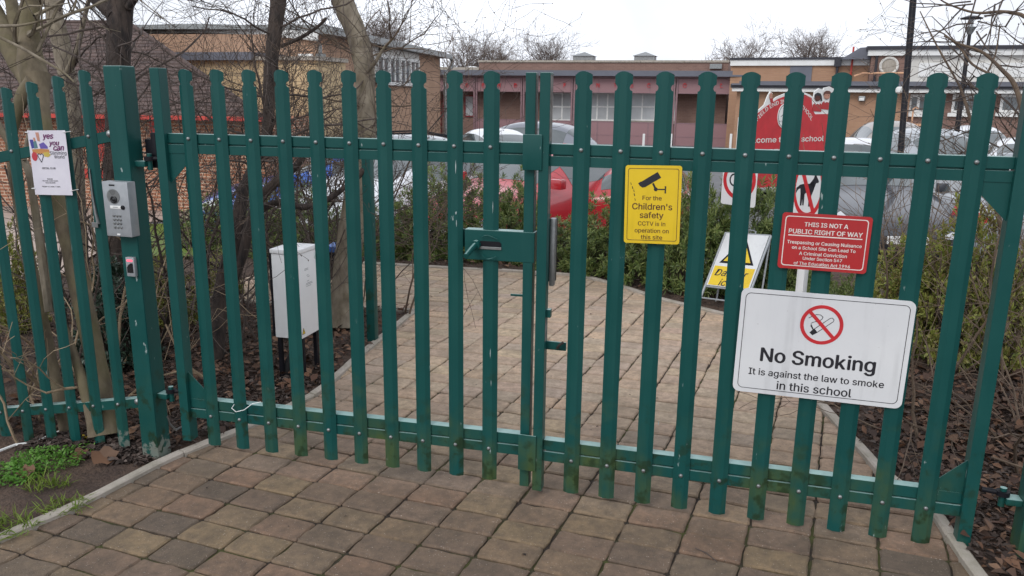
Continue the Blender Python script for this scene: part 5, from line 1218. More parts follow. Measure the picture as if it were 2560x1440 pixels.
# ---- white marker posts before the canopy
for k, (px, lb) in enumerate(((1608, 'white marker post left of the yellow sign edge, before the canopy screens'), (1676, 'white marker post before the right end of the canopy windows'), (1825, 'white marker post beside the red welcome sign'))):
    b_ = at(px, 375, 31.0); b_.z = hgt(b_.x, b_.y); zt = at(px, 334, 31.0).z
    mb = MB(); mb.bbox(b_.x-.045, b_.x+.045, b_.y-.045, b_.y+.045, b_.z, zt, .02); solo('marker_post', mb, M['white'], lb, 'post', b_, 'white marker posts before the canopy')

# ================================================================== BUILDINGS
def rect(fc, x0, y0, x1, y1, w=0.0):                            # pixel rectangle -> u0,u1,z0,z1
    xm, ym = (x0+x1)/2, (y0+y1)/2
    return fc.uz(x0, ym, w)[0], fc.uz(x1, ym, w)[0], fc.uz(xm, y1, w)[1], fc.uz(xm, y0, w)[1]
def window(root, u0, u1, z0, z1, y, nx=2, nz=1, fm='winframe', gm='pane', t=.05, name='window'):
    mb = MB(); y0, y1 = y-.03, y+.03
    mb.box(u0, u1, y0, y1, z0, z0+t); mb.box(u0, u1, y0, y1, z1-t, z1); mb.box(u0, u0+t, y0+.002, y1, z0+t, z1-t); mb.box(u1-t, u1, y0+.002, y1, z0+t, z1-t)
    for k in range(1, nx): x = u0+(u1-u0)*k/nx; mb.box(x-t*.5, x+t*.5, y0+.003, y1, z0+t, z1-t)
    for k in range(1, nz): z = z0+(z1-z0)*k/nz; mb.box(u0+t, u1-t, y0+.005, y1-.002, z-t*.45, z+t*.45)
    w_ = part(name, mb, M[fm], root); mb = MB(); mb.box(u0+t*.5, u1-t*.5, y+.004, y+.012, z0+t*.5, z1-t*.5); part('pane', mb, M[gm], w_); return w_

# ---- the main school range behind its canopy
fc = Fac(940, 41.5, 1850, 36.5); R_ = fc.root('school_building', 'long low brown brick school range behind the grey canopy and plum screens')
BW = 1.1                                                       # the wall stands back under the canopy
u_l = fc.uz(1198, 160, BW)[0]; u_r = fc.uz(1822, 160, BW)[0]; zp = fc.uz(1500, 156, BW)[1]
z1c = fc.uz(1500, 153, BW)[1]
part('wall', MB().box(fc.uz(940, 160, BW)[0]-2, u_r, BW, BW+8, -.3, fc.uz(1140, 178, BW)[1]), M['wallbrown'], R_)
part('upper_wall', MB().box(u_l, u_r-.01, BW-.012, BW+7, fc.uz(1140, 178, BW)[1]-.6, zp), M['wallbrown'], R_)
mb = MB(); k = u_l-.05
while k < u_r: mb.box(k, min(u_r+.05, k+1.02), BW-.08, BW+.30, zp, zp+.10); k += 1.03
part('coping', mb, M['concrete'], R_)
mb = MB(); mb.box(fc.uz(1090, 172, BW)[0], u_l-.01, BW-.05, BW+.25, fc.uz(1140, 178, BW)[1], fc.uz(1140, 168, BW)[1]); part('roof_edge', mb, M['concrete'], R_)
for px in (1456, 1610):
    u, z = fc.uz(px, 150, BW+2); mb = MB(); mb.box(u-.5, u+.5, BW+2, BW+3, zp-.1, z+.20); mb.add([(u-.58, BW+1.9, z+.20), (u+.58, BW+1.9, z+.20), (u+.58, BW+3.1, z+.20), (u-.58, BW+3.1, z+.20), (u, BW+2.5, z+.42)], [(0, 1, 4), (1, 2, 4), (2, 3, 4), (3, 0, 4), (0, 3, 2, 1)]); part('roof_vent', mb, M['galv'], R_)
for px in (1096, 1180):
    u, z = fc.uz(px, 172, BW+1); part('rooflight_dome', MB().lathe([(.45, 0), (.42, .12), (.25, .22), (.02, .26)], 16, Matrix.Translation((u, BW+1, z-.12))), M['white'], R_, True)
mb = MB(); u0, z_ = fc.uz(930, 190); u1 = fc.uz(1848, 184)[0]; zt = (fc.uz(1000, 178)[1]+fc.uz(1840, 174)[1])/2; zb = (fc.uz(1000, 188)[1]+fc.uz(1840, 185)[1])/2
mb.box(u0, u1, -.35, BW-.1, zb, zt); mb.box(u0-.02, u1+.25, -.42, -.352, zb-.06, zb+.02); part('canopy_roof', mb, M['roofgrey'], R_)
mb = MB(); mb.box(u0, u1, -.02, .04, zb-.14, zb); part('canopy_beam', mb, M['maroonframe'], R_)
zf = fc.uz(1500, 232)[1]; zr = fc.uz(1500, 303)[1]; zk = fc.uz(1500, 325)[1]
cols = [936, 1074, 1188, 1306, 1432, 1560, 1688, 1832]
for px in cols:
    u = fc.uz(px, 250)[0]; mb = MB(); mb.box(u-.10, u-.02, 0, .08, -.1, zb-.141); mb.box(u+.02, u+.10, 0, .08, -.1, zb-.141); part('canopy_post', mb, M['maroonframe'], R_)
for a, b in zip(cols, cols[1:]):
    ua, ub = fc.uz(a, 250)[0]+.11, fc.uz(b, 250)[0]-.11
    for k in range(2):
        x0, x1 = ua+(ub-ua)*k/2+.02, ua+(ub-ua)*(k+1)/2-.02
        mb = MB(); mb.box(x0, x1, .030, .040, zf+.03, zb-.16); pnl = part('screen_panel', mb, M['screen'], R_)
        mb = MB(); mb.box(x0-.02, x0, .02, .05, zf, zb-.14); mb.box(x1, x1+.02, .02, .05, zf, zb-.14); mb.box(x0, x1, .02, .05, zf, zf+.03); part('panel_frame', mb, M['maroonframe'], pnl)
    if 1000 < a < 1150: continue
    mb = MB(); mb.box(ua, ub, .030, .040, .12, zr-.05); pnl = part('screen_panel', mb, M['screen'], R_)
    mb = MB(); mb.box(ua, ub, .02, .055, zr-.05, zr); mb.box(ua, ub, .02, .05, zk-.25, zk-.22); mb.box((ua+ub)/2-.03, (ua+ub)/2+.03, .02, .05, .1, zr-.05); part('panel_frame', mb, M['maroonframe'], pnl)
fL = lambda x, z: Vector((x, -.025, z))
for t, px in zip('FIELDENDINFANTSCHOOL', (1015, 1052, 1090, 1128, 1168, 1208, 1248, 1289, 1330, 1370, 1412, 1453, 1495, 1538, 1580, 1622, 1667, 1712, 1758, 1804)):
    u, z = fc.uz(px, 211); mb = MB(); vs, fs = text2d(t, 1, .03); x0, x1 = min(v[0] for v in vs), max(v[0] for v in vs); k_ = .38
    wv_ = [(u+(x-(x0+x1)/2)*k_, z+(y-.36)*k_*1.05) for x, y in vs]; n_ = len(wv_)
    mb.add([Vector((x, -.03, z_)) for x, z_ in wv_], fs); mb.box(u-.02, u+.02, -.026, .03, z-.03, z+.03); part('letter', mb, M['brightred'], R_)
# windows and doors in the wall under the canopy
for px0, px1, nx in ((1380, 1432, 2), (1468, 1545, 3), (1572, 1640, 2), (1640, 1688, 2)):
    u0, u1, z0, z1 = rect(fc, px0, 232, px1, 302, BW); window(R_, u0, u1, z0, z1, BW-.04, nx, 2, 'winframe', 'paledglass', .07)
    part('sill', MB().box(u0-.05, u1+.05, BW-.14, BW-.001, z0-.14, z0-.01), M['concrete'], R_)
for px0, px1, y0, y1 in ((1066, 1104, 236, 345), (1010, 1040, 236, 338)):
    u0, u1, z0, z1 = rect(fc, px0, y0, px1, y1, BW); dr = part('door', MB().box(u0, u1, BW-.07, BW-.02, max(0, z0), z1), M['doorred'], R_)
    mb = MB(); mb.box(u0+.16, u1-.16, BW-.08, BW-.071, max(.3, z0+.5), z1-.2); part('pane', mb, M['pane'], dr); mb = MB(); mb.box(u1-.12, u1-.09, BW-.12, BW-.071, 1.0, 1.3); part('handle', mb, M['galv'], dr)
for px0, px1 in ((1108, 1150), (1162, 1186)):
    u0, u1, z0, z1 = rect(fc, px0, 238, px1, 292, BW); window(R_, u0, u1, z0, z1, BW-.04, 1, 1, 'doorred', 'paledglass', .06)
u0, u1, z0, z1 = rect(fc, 1775, 160, 1805, 172, BW); mb = MB(); mb.box(u0, u1, BW-.25, BW-.013, z0, z1); part('floodlight', mb, M['galv'], R_)

# ---- the wing with white fascias
fw = Fac(1822, 36.3, 2168, 34.0); R_ = fw.root('school_wing', 'brown brick wing with white fascia joining the canopy range to the clock style plaque block')
R_['label'] = 'low brown brick link block with white fascia left of the round plaque'
zt = fw.uz(2000, 164)[1]; zt2 = fw.uz(2000, 149)[1]
part('wall', MB().box(0, fw.len, .02, 8, -.3, zt), M['walltan'], R_)
u = fw.uz(1925, 190)[0]
part('fascia', MB().box(-.02, fw.len-.01, -.10, .3, zt, zt2), M['white'], R_); part('roof_edge', MB().box(-.05, fw.len-.01, -.16, .4, zt2, zt2+.09), M['bitumen'], R_)
a, b, c, d_ = rect(fw, 1974, 165, 2029, 210); part('dark_panel', MB().box(a, b, -.02, .019, c, d_), M['roofgrey'], R_)
u, z = fw.uz(2095, 160); mb = MB(); mb.box(u-.14, u+.14, -.30, -.101, zt2-.30, zt2-.02); mb.cyl((u, -.18, zt2-.3), (u, -.18, 0), .055, 10); part('downpipe', mb, M['bitumen'], R_)
u, z = fw.uz(2130, 160); mb = MB(); mb.cyl((u, -.14, z-.8), (u, -.14, z+.7), .04, 8); part('vent_pipe', mb, M['gutterred'], R_)
# ---- the taller block
ft = Fac(2168, 33.2, 2640, 31.0); R_ = ft.root('school_hall', 'taller brick and white panelled block carrying the round stone plaque')
zt = ft.uz(2300, 139)[1]; zt2 = ft.uz(2300, 124)[1]; zt3 = ft.uz(2300, 115)[1]
ub = ft.uz(2262, 180)[0]
part('brick_wall', MB().box(0, ub, 0, 9, -.3, zt), M['wallbrown'], R_)
part('panel_wall', MB().box(ub+.003, ft.len, .06, 9, -.3, zt), M['panelwhite'], R_)
z0, z1 = ft.uz(2400, 192)[1], ft.uz(2400, 157)[1]; mb = MB(); k = ub+.5
while k < ft.len-1: mb.box(k, k+1.15, .02, .059, z0, z1); k += 1.45
part('clerestory_panel', mb, M['white'], R_)
part('fascia', MB().box(-.15, ft.len, -.15, .4, zt, zt2), M['white'], R_); part('roof_edge', MB().box(-.22, ft.len, -.24, .5, zt2, zt3), M['bitumen'], R_)
mb = MB(); mb.add([(-1.15, .3, zt-.12), (-.003, .3, zt-.12), (-.003, .3, zt3), (-.45, .3, zt3-.03), (-1.15, 4, zt-.12), (-.003, 4, zt-.12), (-.003, 4, zt3), (-.45, 4, zt3-.03)], [(0, 1, 2, 3), (4, 7, 6, 5), (0, 3, 7, 4), (2, 6, 7, 3)]); part('sloping_roof', mb, M['roofgrey'], R_)
u, z = ft.uz(2222, 165); T = Matrix.Translation((u, 0, z)) @ Matrix.Rotation(math.radians(90), 4, 'X')
pl_ = part('plaque', MB().lathe([(.37, 0), (.37, .08), (.33, .11), (.28, .09), (.27, .05), (.01, .05)], 36, T), M['panelwhite'], R_, True); part('plaque_face', MB().lathe([(.27, .051), (.20, .065), (.12, .075), (.01, .07)], 30, T), M['concrete'], pl_, True)
u, z = ft.uz(2190, 160); mb = MB(); mb.cyl((u, -.08, z+.5), (u, -.08, .3), .05, 8); part('downpipe', mb, M['bitumen'], R_)
u0, z = ft.uz(2135, 186); u1 = ft.uz(2262, 184)[0]; part('copper_rail', MB().tube([(u0, -.35, z-.08), (u0+.3, -.35, z+.03), (u1, -.35, z+.05)], .04, 8), M['render'], R_)
# ---- the flat roofed front of the wing
fl = Fac(1840, 32.5, 2640, 27.5); R_ = fl.root('entrance_block', 'flat roofed tan brick front range with black roof edge and white soffit')
zt = fl.uz(2200, 230)[1]; zs = fl.uz(2200, 222)[1]; za = fl.uz(2200, 212)[1]; zb = fl.uz(2200, 203)[1]
u_e = fl.uz(2268, 300)[0]
part('wall', MB().box(0.02, u_e, .02, 3, -.3, zt-.02), M['walltan'], R_)
part('window_wall', MB().box(u_e+.003, fl.len, .30, 3, -.3, zt-.02), M['wallbrown'], R_)
part('soffit', MB().box(-.1, fl.len, -.35, 3.2, zt-.02, zs), M['white'], R_); part('roof_edge', MB().box(-.15, fl.len, -.42, 3.2, zs, za), M['bitumen'], R_); part('roof', MB().box(0, fl.len, .4, 4, za, zb), M['roofgrey'], R_)
part('gutter_line', MB().box(-.1, fl.len, -.5, -.421, zs+.10, zs+.17), M['roofgrey'], R_)
for px0, px1, nx in ((2272, 2320, 2), (2380, 2450, 2), (2500, 2560, 1)):
    a, b, c, d_ = rect(fl, px0, 236, px1, 282, .3); window(R_, a, b, c, d_, .25, nx, 1, 'winframe', 'pane', .09); part('sill', MB().box(a-.1, b+.1, .16, .299, c-.14, c-.01), M['winframe'], R_)
a, b, c, d_ = rect(fl, 2312, 238, 2330, 250, .3); part('yellow_notice', MB().box(a, b, .17, .18, c-.1, d_-.05), M['signyellow'], R_)
a, b, c, d_ = rect(fl, 2060, 238, 2078, 330, 0); window(R_, a, b, c, d_, -.02, 1, 1, 'winframe', 'pane', .08)
a, b, c, d_ = rect(fl, 2147, 240, 2164, 253, 0); bl = part('bulkhead_light', MB().bbox(a, b, -.18, .0, c, d_, .03), M['galv'], R_, True); part('diffuser', MB().bbox(a+.03, b-.03, -.21, -.181, c+.02, d_-.07, .01), M['white'], bl, True)
u, z = fl.uz(2250, 224); part('camera_dome', MB().lathe([(.10, 0), (.14, -.08), (.12, -.2), (.02, -.26)], 14, Matrix.Translation((u, -.6, z+.1))), M['white'], R_, True)
mb = MB()
for px in (2280, 2311):
    u, z = fl.uz(px, 300, -1.2); z2 = fl.uz(px, 268, -1.2)[1]; mb.tube([(u, -1.2, 0), (u, -1.2, z2-.05), (u+.08, -1.2, z2), (u+.16, -1.2, z2-.05)], .03, 6)
u0, u1 = fl.uz(2270, 312, -1.2)[0], fl.uz(2315, 312, -1.2)[0]; z = fl.uz(2290, 312, -1.2)[1]; mb.box(u0, u1, -1.22, -1.18, z-.04, z+.04); part('handrail', mb, M['render'], R_)

# ---- the hall with the swept roof
fh = Fac(300, 24.0, 806, 22.0); R_ = fh.root('hall', 'orange and yellow brick hall with a swept white edged roof behind the bare trees')
fr = Fac(806, 22.0, 1104, 35.5)
N_ = 16
def roofy(px): return 82-21*math.sin(math.pi*min(1, max(0, (px-180)/640.0)))**.9
top = [(fh.uz(280+(806-280)*k/N_, roofy(280+(806-280)*k/N_)+3)) for k in range(N_+1)]
L2 = [fh.uz(280, 100)[0]]
mb = MB(); vs = []; 
for u, z in top: vs += [(u, 0, -.3), (u, 0, z-.22), (u-9, 10, -.3), (u-9, 10, z-.22)]
mb.add(vs, [(4*k, 4*k+4, 4*k+5, 4*k+1) for k in range(N_)]+[(4*k+1, 4*k+5, 4*k+7, 4*k+3) for k in range(N_)]+[(0, 1, 3, 2), (4*N_, 4*N_+2, 4*N_+3, 4*N_+1)]); part('wall', mb, M['render'], R_)
mb = MB()
for (a, za), (b, zb_) in zip(top, top[1:]): mb.add([(a, -.22, za-.215), (b, -.22, zb_-.215), (b, -.22, zb_), (a, -.22, za), (a-9, 10, za-.215), (b-9, 10, zb_-.215), (b-9, 10, zb_), (a-9, 10, za)], [(0, 1, 2, 3), (3, 2, 6, 7), (0, 4, 5, 1), (4, 7, 6, 5)])
part('roof_edge', mb, M['white'], R_)
mb = MB()
for (a, za), (b, zb_) in zip(top, top[1:]): mb.add([(a-1, .9, za), (b-1, .9, zb_), (b-9, 10, zb_), (a-9, 10, za), (a-1, .9, za+.14), (b-1, .9, zb_+.14), (b-9, 10, zb_+.14), (a-9, 10, za+.14)], [(0, 1, 5, 4), (4, 5, 6, 7)])
part('roof', mb, M['galv'], R_)
a, b, c, d_ = rect(fh, 640, 88, 803, 135); part('brick_band', MB().box(a, b, -.03, -.002, c, d_), M['wallorange'], R_)
a, b, c, d_ = rect(fh, 636, 135, 786, 153); window(R_, a, b, c, d_, -.06, 4, 1, 'winframe', 'paledglass', .08)
# the yellow brick annex in front
u0, u1 = fh.uz(430, 140, -1.5)[0], fh.uz(790, 140, -1.5)[0]; za = fh.uz(600, 151, -1.5)[1]
part('annex_wall', MB().box(u0, u1, -1.5, -.01, -.3, za), M['wallyellow'], R_); part('annex_gutter', MB().box(u0-.2, fh.uz(640, 140, -1.5)[0], -1.72, -.02, za, za+.20), M['roofgrey'], R_); part('annex_roof_edge', MB().box(fh.uz(640, 140, -1.5)[0]+.01, u1+.1, -1.6, -.02, za, za+.10), M['concrete'], R_)
a, b, c, d_ = rect(fh, 786, 88, 806, 300); part('corner_brick', MB().box(a, b, -.04, -.001, -.3, d_), M['wallorange'], R_)
u, z = fh.uz(812, 110); mb = MB(); mb.cyl((u-.05, -.16, z), (u-.05, -.16, 0), .055, 10); mb.lathe([(.06, -.25), (.16, -.05), (.16, .05), (.05, .06)], 4, Matrix.Translation((u-.05, -.16, fh.uz(812, 140)[1]))); part('downpipe', mb, M['galv'], R_, True)
# its long side, running away
R2 = fr.root('hall_side_range', 'receding brick side of the hall with white clerestory windows and grey gutter')
zl, zr_ = fr.uz(806, 92)[1], fr.uz(1100, 142)[1]; zw = (zl+zr_)/2
part('wall', MB().box(.01, fr.len-.15, .02, 8, -.3, zw), M['wallorange'], R2)
mb = MB(); mb.box(-.15, fr.len+.25, -.35, .5, zw+.001, zw+.12); mb.box(-.15, fr.len+.25, -.43, -.351, zw-.02, zw+.16); part('gutter', mb, M['galv'], R2)
part('roof', MB().box(-.1, fr.len+.2, -.2, 8, zw+.125, zw+.24), M['galv'], R2)
a, b, c, d_ = rect(fr, 928, 118, 1044, 140); zc = fr.uz(985, 176)[1]
a = fr.uz(928, 140)[0]; b = fr.uz(1044, 150)[0]
part('white_cladding', MB().box(a, b, -.06, .019, zc-.3, zw-.02), M['panelwhite'], R2)
zt_, zb_ = fr.uz(985, 137)[1], fr.uz(985, 178)[1]
for k in range(4): x0, x1 = a+.3+(b-a-.4)*k/4, a+.3+(b-a-.4)*(k+1)/4-.06; window(R2, x0, x1, zb_-.5, zt_-.05, -.10, 2, 1, 'white', 'pane', .11)
mb = MB(); u = fr.len+.1; mb.tube([(u, -.42, zw), (u+.15, -.42, zw-.1), (u+.15, -.42, zw-.35), (u-.25, -.2, zw-.65), (u-.25, -.2, 0)], .07, 8); part('downpipe', mb, M['galv'], R2, True)
u, z = fr.uz(944, 121); part('alarm_bell', MB().lathe([(.12, -.1), (.14, 0), (.08, .1), (.01, .12)], 12, Matrix.Translation((u, -.2, z))), M['tar'], R2, True)
a, b, c, d_ = rect(fr, 843, 240, 862, 345); part('painted_mural', MB().box(a, b, -.03, .018, max(0, c), d_), plain('pale_blue_mural', (.30, .48, .62), .7, 0, (.55, .60, .62), 1.5), R2)

# ---- the tiled house
fo = Fac(-260, 17.6, 668, 16.6); R_ = fo.root('tiled_house', 'low house with brown tiled hipped roof, red gutter and red brick wall')
fo.z0 = -.95; R_.location.z = -.95
ze = fo.uz(300, 296)[1]
part('wall', MB().box(0, fo.uz(640, 340)[0], .45, 6, -.3, ze), M['wallred'], R_)
part('red_brick_panel', MB().box(fo.uz(150, 400)[0], fo.uz(262, 400)[0], .42, .449, fo.uz(200, 443, .45)[1], fo.uz(200, 422, .45)[1]), M['gutterred'], R_)
ru = fo.uz(660, 292)[0]
part('gutter', MB().box(-.2, ru, -.12, .02, ze-.01, ze+.075), M['gutterred'], R_); part('soffit', MB().box(-.2, ru, .02, .5, ze-.03, ze-.001), M['bitumen'], R_)
zt = fo.uz(100, 58, 4.2)[1]; hip = fo.uz(320, 70, 4.2)[0]; mb = MB(); rg = random.Random(3); NR = 26
for r in range(NR):
    t0, t1 = r/NR, (r+1)/NR+.012; y0, y1 = 4.2*t0, 4.2*t1; z0_, z1_ = ze+.08+(zt-ze-.08)*t0, ze+.08+(zt-ze-.08)*t1
    xe = ru-.05+(hip-ru)*t0; xe1 = ru-.05+(hip-ru)*t1; x = -.2+(r % 2)*.15
    while x < xe:
        w_ = min(.295, xe-x); dz = rg.uniform(-.006, .006)
        xb = min(x+w_, xe1) if x+w_ > xe1 else x+w_
        mb.add([(x, y0, z0_+.035+dz), (x+w_, y0, z0_+.035+dz), (max(xb, x), y1, z1_+.008), (x, y1, z1_+.008), (x, y0, z0_+dz), (x+w_, y0, z0_+dz)], [(0, 1, 2, 3), (4, 5, 1, 0), (1, 5, 2), (0, 3, 4)]); x += .30
part('roof', mb, M['tile'], R_)
part('ridge', MB().tube([(-.2, 4.22, zt+.03), (hip, 4.22, zt+.03), (ru-.05, 0, ze+.10)], .055, 8), M['tile'], R_, True)
a, b, c, d_ = rect(fo, 232, 305, 268, 322, .45); dr = part('red_shutter', MB().box(a, b, .39, .449, c-.7, ze-.05), M['gutterred'], R_)
for px0, px1 in ((380, 398), (470, 480)):
    a, b, c, d_ = rect(fo, px0, 300, px1, 400, .45); part('red_door_post', MB().box(a, b, .40, .449, max(0, c), ze-.04), M['gutterred'], R_)
a, b, c, d_ = rect(fo, 250, 214, 262, 240, 1.8); mb = MB(); 
# ---- far trees over the roofs
M['twig_far'] = plain('far_twigs', (.16, .125, .11), .9)
def far_tree(label, px, base_py, top_py, wpx, d, seed, m, lv=3):
    b_ = at(px, base_py, d); zt = at(px, top_py, d).z; b_.z = hgt(b_.x, b_.y); h_ = zt-b_.z; rg = random.Random(seed); wr = wpx*d/FPX/2
    t = thing('far_tree', label, 'tree', b_, 0, 'bare trees far beyond the school roofs'); mb = MB(); mb.tube([b_, b_+Vector((.2, 0, h_*.3)), b_+Vector((0, .1, h_*.58))], [.28, .22, .15], 8); part('trunk', mb, M['bark_grey'], t, True, b_)
    mb = MB()
    for k in range(34):
        q = b_+Vector((rg.gauss(0, .2), rg.gauss(0, .2), h_*rg.uniform(.35, .6))); dv = Vector((rg.gauss(0, 1)*wr/h_*2.6, rg.gauss(0, 1)*wr/h_*2.6, 1)); grow(mb, q, dv, h_*rg.uniform(.30, .46), .045, lv, rg, .22, .05, (3, 5), .75, minr=.007)
    part('crown', mb, M['twig_far'], t, True, b_)
far_tree('far bare tree with clinging brown leaves right of the hall roof end', 1165, 180, 106, 110, 62, 1, 'twig'); far_tree('far bare tree low over the parapet end, beside the one with brown leaves', 1238, 180, 126, 80, 66, 2, 'twig')
far_tree('small pale far tree standing alone over the middle of the long roof', 1372, 170, 102, 76, 70, 3, 'twig'); far_tree('broad rounded far tree over the end of the long roof', 1850, 170, 110, 120, 60, 4, 'twig'); far_tree('twin topped far tree over the white fascia', 2030, 165, 93, 105, 58, 5, 'twig')
far_tree('far tree crown just right of the leaning trunk', 960, 130, 68, 60, 55, 6, 'twig')

# ================================================================== CARS
PT = dict(white=carpaint('white_car_paint', (.66, .67, .70)), red=carpaint('red_car_paint', (.42, .022, .030)), blue=carpaint('blue_car_paint', (.012, .095, .42)), silver=carpaint('silver_car_paint', (.36, .38, .40), .28, .5), grey=carpaint('grey_car_paint', (.20, .21, .24), .28, .4), dark=carpaint('dark_grey_car_paint', (.035, .038, .048), .3, 0), beige=carpaint('beige_car_paint', (.26, .215, .18), .3, .3))
ML = lampmat('headlamp_lens', (.55, .56, .58), 0.0); TLm = lampmat('tail_lamp_lens', (.45, .012, .018), 0.0)
HATCH = [(2.05, .66, .34, .52, .60, .62, .5), (1.97, .84, .24, .60, .70, .73, .58), (1.60, .96, .19, .68, .82, .86, .64), (1.05, 1, .18, .73, .92, .97, .70), (.82, 1, .18, .75, .96, 1.01, .72), (.10, 1, .18, .77, .95, 1.39, .60), (-.45, 1, .18, .78, .96, 1.455, .61), (-1.15, 1, .18, .79, .98, 1.43, .60), (-1.62, .985, .20, .81, 1.0, 1.35, .575), (-1.96, .94, .26, .82, .99, 1.04, .60), (-2.05, .86, .36, .74, .84, .88, .55)]
ESTATE = [(2.25, .66, .34, .52, .60, .62, .5), (2.15, .84, .24, .60, .70, .73, .58), (1.75, .96, .19, .68, .80, .84, .64), (1.15, 1, .18, .73, .90, .95, .70), (.90, 1, .18, .75, .94, .99, .72), (.15, 1, .18, .77, .94, 1.37, .60), (-.50, 1, .18, .78, .95, 1.45, .61), (-1.35, 1, .18, .79, .97, 1.45, .60), (-2.0, .985, .20, .81, 1.0, 1.40, .575), (-2.28, .94, .26, .82, .99, 1.04, .60), (-2.36, .86, .36, .74, .84, .88, .55)]
def car(label, paint, st, px, d, head, sc=1.0, zs=1.0, W=.87, rails=False, group='cars parked beyond the hedge'):
    """head: which way the nose points, as (right, away) seen from the camera"""
    p = at(px, 400, d); hx = AR*head[0]+Vector((AF.x, AF.y, 0)).normalized()*head[1]; rz = math.atan2(hx.y, hx.x)
    t = thing('parked_car', label, 'car', (p.x, p.y, hgt(p.x, p.y)+.04), rz, group)
    def ring(s):
        x, k, zb, zsd, zbl, zr, wr = s; w = W*k; z = lambda v: v*zs
        hi = zr-zbl > .15
        return [(x, 0, z(zb)), (x, w*.80, z(zb)), (x, w*.97, z(zb+.10)), (x, w, z((zb+zsd)*.5+.04)), (x, w*.985, z(zsd)), (x, w*(.93 if hi else .90), z(zbl)), (x, W*wr*(1 if hi else .93*k/1), z(zr-(.07 if hi else .015))), (x, W*wr*.62, z(zr-(.012 if hi else .004))), (x, 0, z(zr))]
    Rg = [[Vector((a*sc, b*sc, c*sc)) for a, b, c in ring(s)] for s in st]; n = 9; mb = MB(); full = []
    for R in Rg: full.append(R+[Vector((v.x, -v.y, v.z)) for v in reversed(R[1:-1])])
    m_ = len(full[0]); vs = [v for R in full for v in R]; fs = [(i*m_+a, i*m_+(a+1) % m_, (i+1)*m_+(a+1) % m_, (i+1)*m_+a) for i in range(len(full)-1) for a in range(m_)]+[tuple(range(m_)), tuple((len(full)-1)*m_+a for a in reversed(range(m_)))]
    mb.add(vs, fs); body = part('body', mb, paint, t, True); body.data.polygons.foreach_set('use_smooth', [True]*len(body.data.polygons))
    md = body.modifiers.new('s', 'SUBSURF'); md.levels = 2; md.render_levels = 2
    bpy.context.view_layer.update(); dg = bpy.context.evaluated_depsgraph_get(); fin = bpy.data.meshes.new_from_object(body.evaluated_get(dg)); body.modifiers.clear(); body.data = fin
    co = [v.co.copy() for v in fin.vertices]; no = [v.normal.copy() for v in fin.vertices]; pol = [tuple(p.vertices) for p in fin.polygons]
    def glass(nm, cells, grow_=.004, gm=None):
        g = MB(); ids = {}; fs_ = []
        for i, a in cells:
            base_ = (i*m_+a)*16
            for f in pol[base_:base_+16]: fs_.append(f)
        for f in fs_:
            for v in f: ids.setdefault(v, len(ids))
        inv = sorted(ids, key=ids.get); g.add([co[v]+no[v]*grow_ for v in inv], [tuple(ids[v] for v in f) for f in fs_]); o_ = part(nm, g, gm or M['carglass'], t); o_.data.polygons.foreach_set('use_smooth', [True]*len(o_.data.polygons)); return o_
    glass('windscreen', [(4, a) for a in (6, 7, 8, 9)]); glass('rear_window', [(8, a) for a in (6, 7, 8, 9)])
    glass('side_glass', [(i, 5) for i in (5, 6, 7)]); glass('side_glass', [(i, 10) for i in (5, 6, 7)])
    F4, F5 = full[4], full[5]
    for sg in (1, -1):
        mm = MB(); q = full[4][5]; mm.bbox(q.x-.22*sc, q.x-.08*sc, sg*q.y if sg > 0 else -q.y-.20*sc, q.y+.20*sc if sg > 0 else -q.y, q.z+.02*sc, q.z+.16*sc, .03); part('mirror', mm, paint, t, True)
        glass('headlight', [(0, 4 if sg > 0 else 11), (1, 4 if sg > 0 else 11)], .005, ML)
        glass('tail_light', [(9, 4 if sg > 0 else 11), (8, 4 if sg > 0 else 11)], .005, TLm)
        for wx in (st[2][0]-.18, st[8][0]+.20):
            T = Matrix.Translation((wx*sc, sg*(W-.10)*sc, .31*sc)) @ Matrix.Rotation(math.radians(90), 4, 'X'); wh = part('wheel', MB().lathe([(.20, -.115), (.29, -.115), (.31, -.08), (.31, .08), (.29, .115), (.20, .115)], 26, T), M['rubber'], t, True)
            part('rim', MB().lathe([(.20, -.105), (.19, -.09), (.05, -.07), (.05, .07), (.19, .09), (.20, .105)], 20, T), M['galv'], wh, True)
    gm = MB(); q = full[0]; gm.bbox(q[3].x-.16*sc, q[3].x+.03*sc, -.50*sc, .50*sc, .28*sc*zs, .46*sc*zs, .03); part('grille', gm, M['tar'], t, True)
    nm_ = MB(); nm_.bbox(q[3].x+.025*sc, q[3].x+.04*sc, -.26*sc, .26*sc, .47*sc*zs, .57*sc*zs, .004); part('number_plate', nm_, M['white'], t)
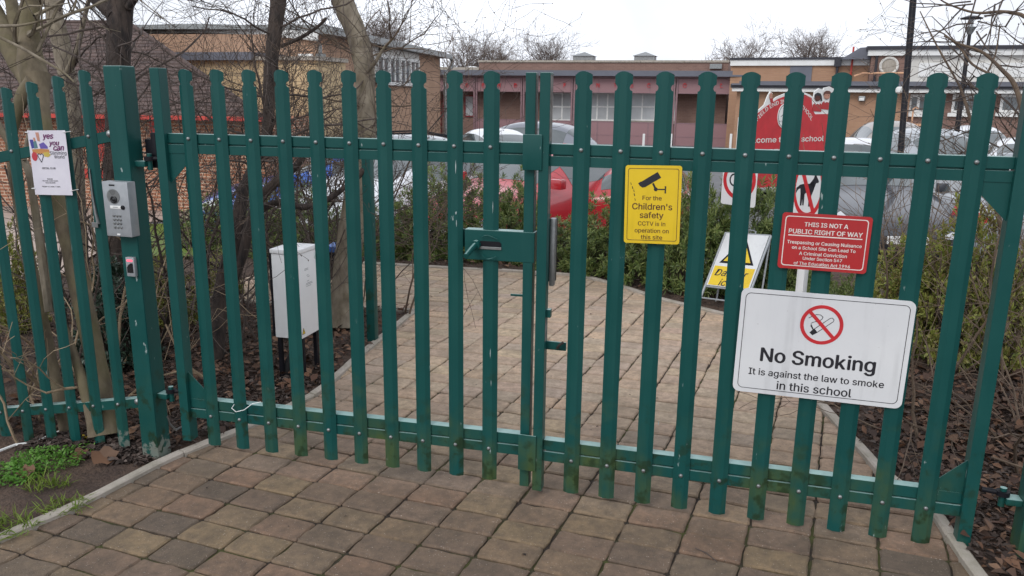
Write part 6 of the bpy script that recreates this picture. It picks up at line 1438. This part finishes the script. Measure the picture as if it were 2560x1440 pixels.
    if rails:
        rm = MB()
        for sg in (1, -1): rm.tube([(full[5][6].x, sg*full[5][6].y*.9, full[5][7].z+.02), (full[6][6].x, sg*full[6][6].y*.9, full[6][7].z+.05), (full[8][6].x, sg*full[8][6].y*.9, full[8][7].z+.05)], .018, 6)
        part('roof_rail', rm, M['tar'], t, True)
    return t
car('bright blue hatchback behind the bare stems', PT['blue'], HATCH, 850, 12.3, (-.95, -.22))
car('white hatchback facing the gate behind the evergreen bushes', PT['white'], HATCH, 985, 11.7, (-.52, -.85))
car('red hatchback facing the gate behind the evergreen bushes', PT['red'], HATCH, 1335, 11.9, (-.60, -.80))
car('silver estate car with black roof rails seen side on', PT['silver'], ESTATE, 1115, 16.8, (.95, .20), rails=True)
car('white car right behind the silver estate', PT['white'], HATCH, 1262, 18.0, (.35, -.93), zs=1.03)
car('white saloon partly hidden by the edge of the leaves, before the plum screens', PT['white'], HATCH, 1330, 21.0, (.30, -.95), zs=1.02)
car('grey off roader with a red tail lamp before the plum screens', PT['grey'], HATCH, 1285, 21.0, (-.85, .40), 1.05, 1.05)
car('white car showing only its rounded nose beside the grey off roader', PT['white'], HATCH, 1385, 20.5, (.92, -.2), .95, .9)
car('red car seen from behind with its lit looking tail lamp beside the yellow sign', PT['red'], HATCH, 1625, 13.2, (.30, .95), .93, .92)
car('white hatchback beyond the right edge of the welcome sign', PT['white'], HATCH, 2060, 17.5, (-.85, .50))
car('beige off roader in front of the tan brick wall', PT['beige'], HATCH, 2235, 19.0, (-.20, -.97), 1.05, 1.15)
car('tall silver car behind the near lamp post', PT['silver'], HATCH, 2345, 15.6, (-.10, -.99), 1.05, 1.12)
car('grey car with black grille close behind the hedge under the lamp post', PT['dark'], HATCH, 2165, 11.8, (-.12, -.99))
car('white car at the edge of the photo behind the bare branches', PT['white'], HATCH, 2560, 17.5, (-.45, -.89))
car('silver car seen from behind through the brown stems', PT['silver'], HATCH, 2480, 11.5, (.25, .97))
car('white car far behind the lamp post with the flat cap', PT['white'], HATCH, 2440, 21.5, (-.3, -.95), 1.0, 1.1)
car('white car just showing its roof at the left of the silver estate', PT['white'], HATCH, 985, 19.0, (.9, .3))
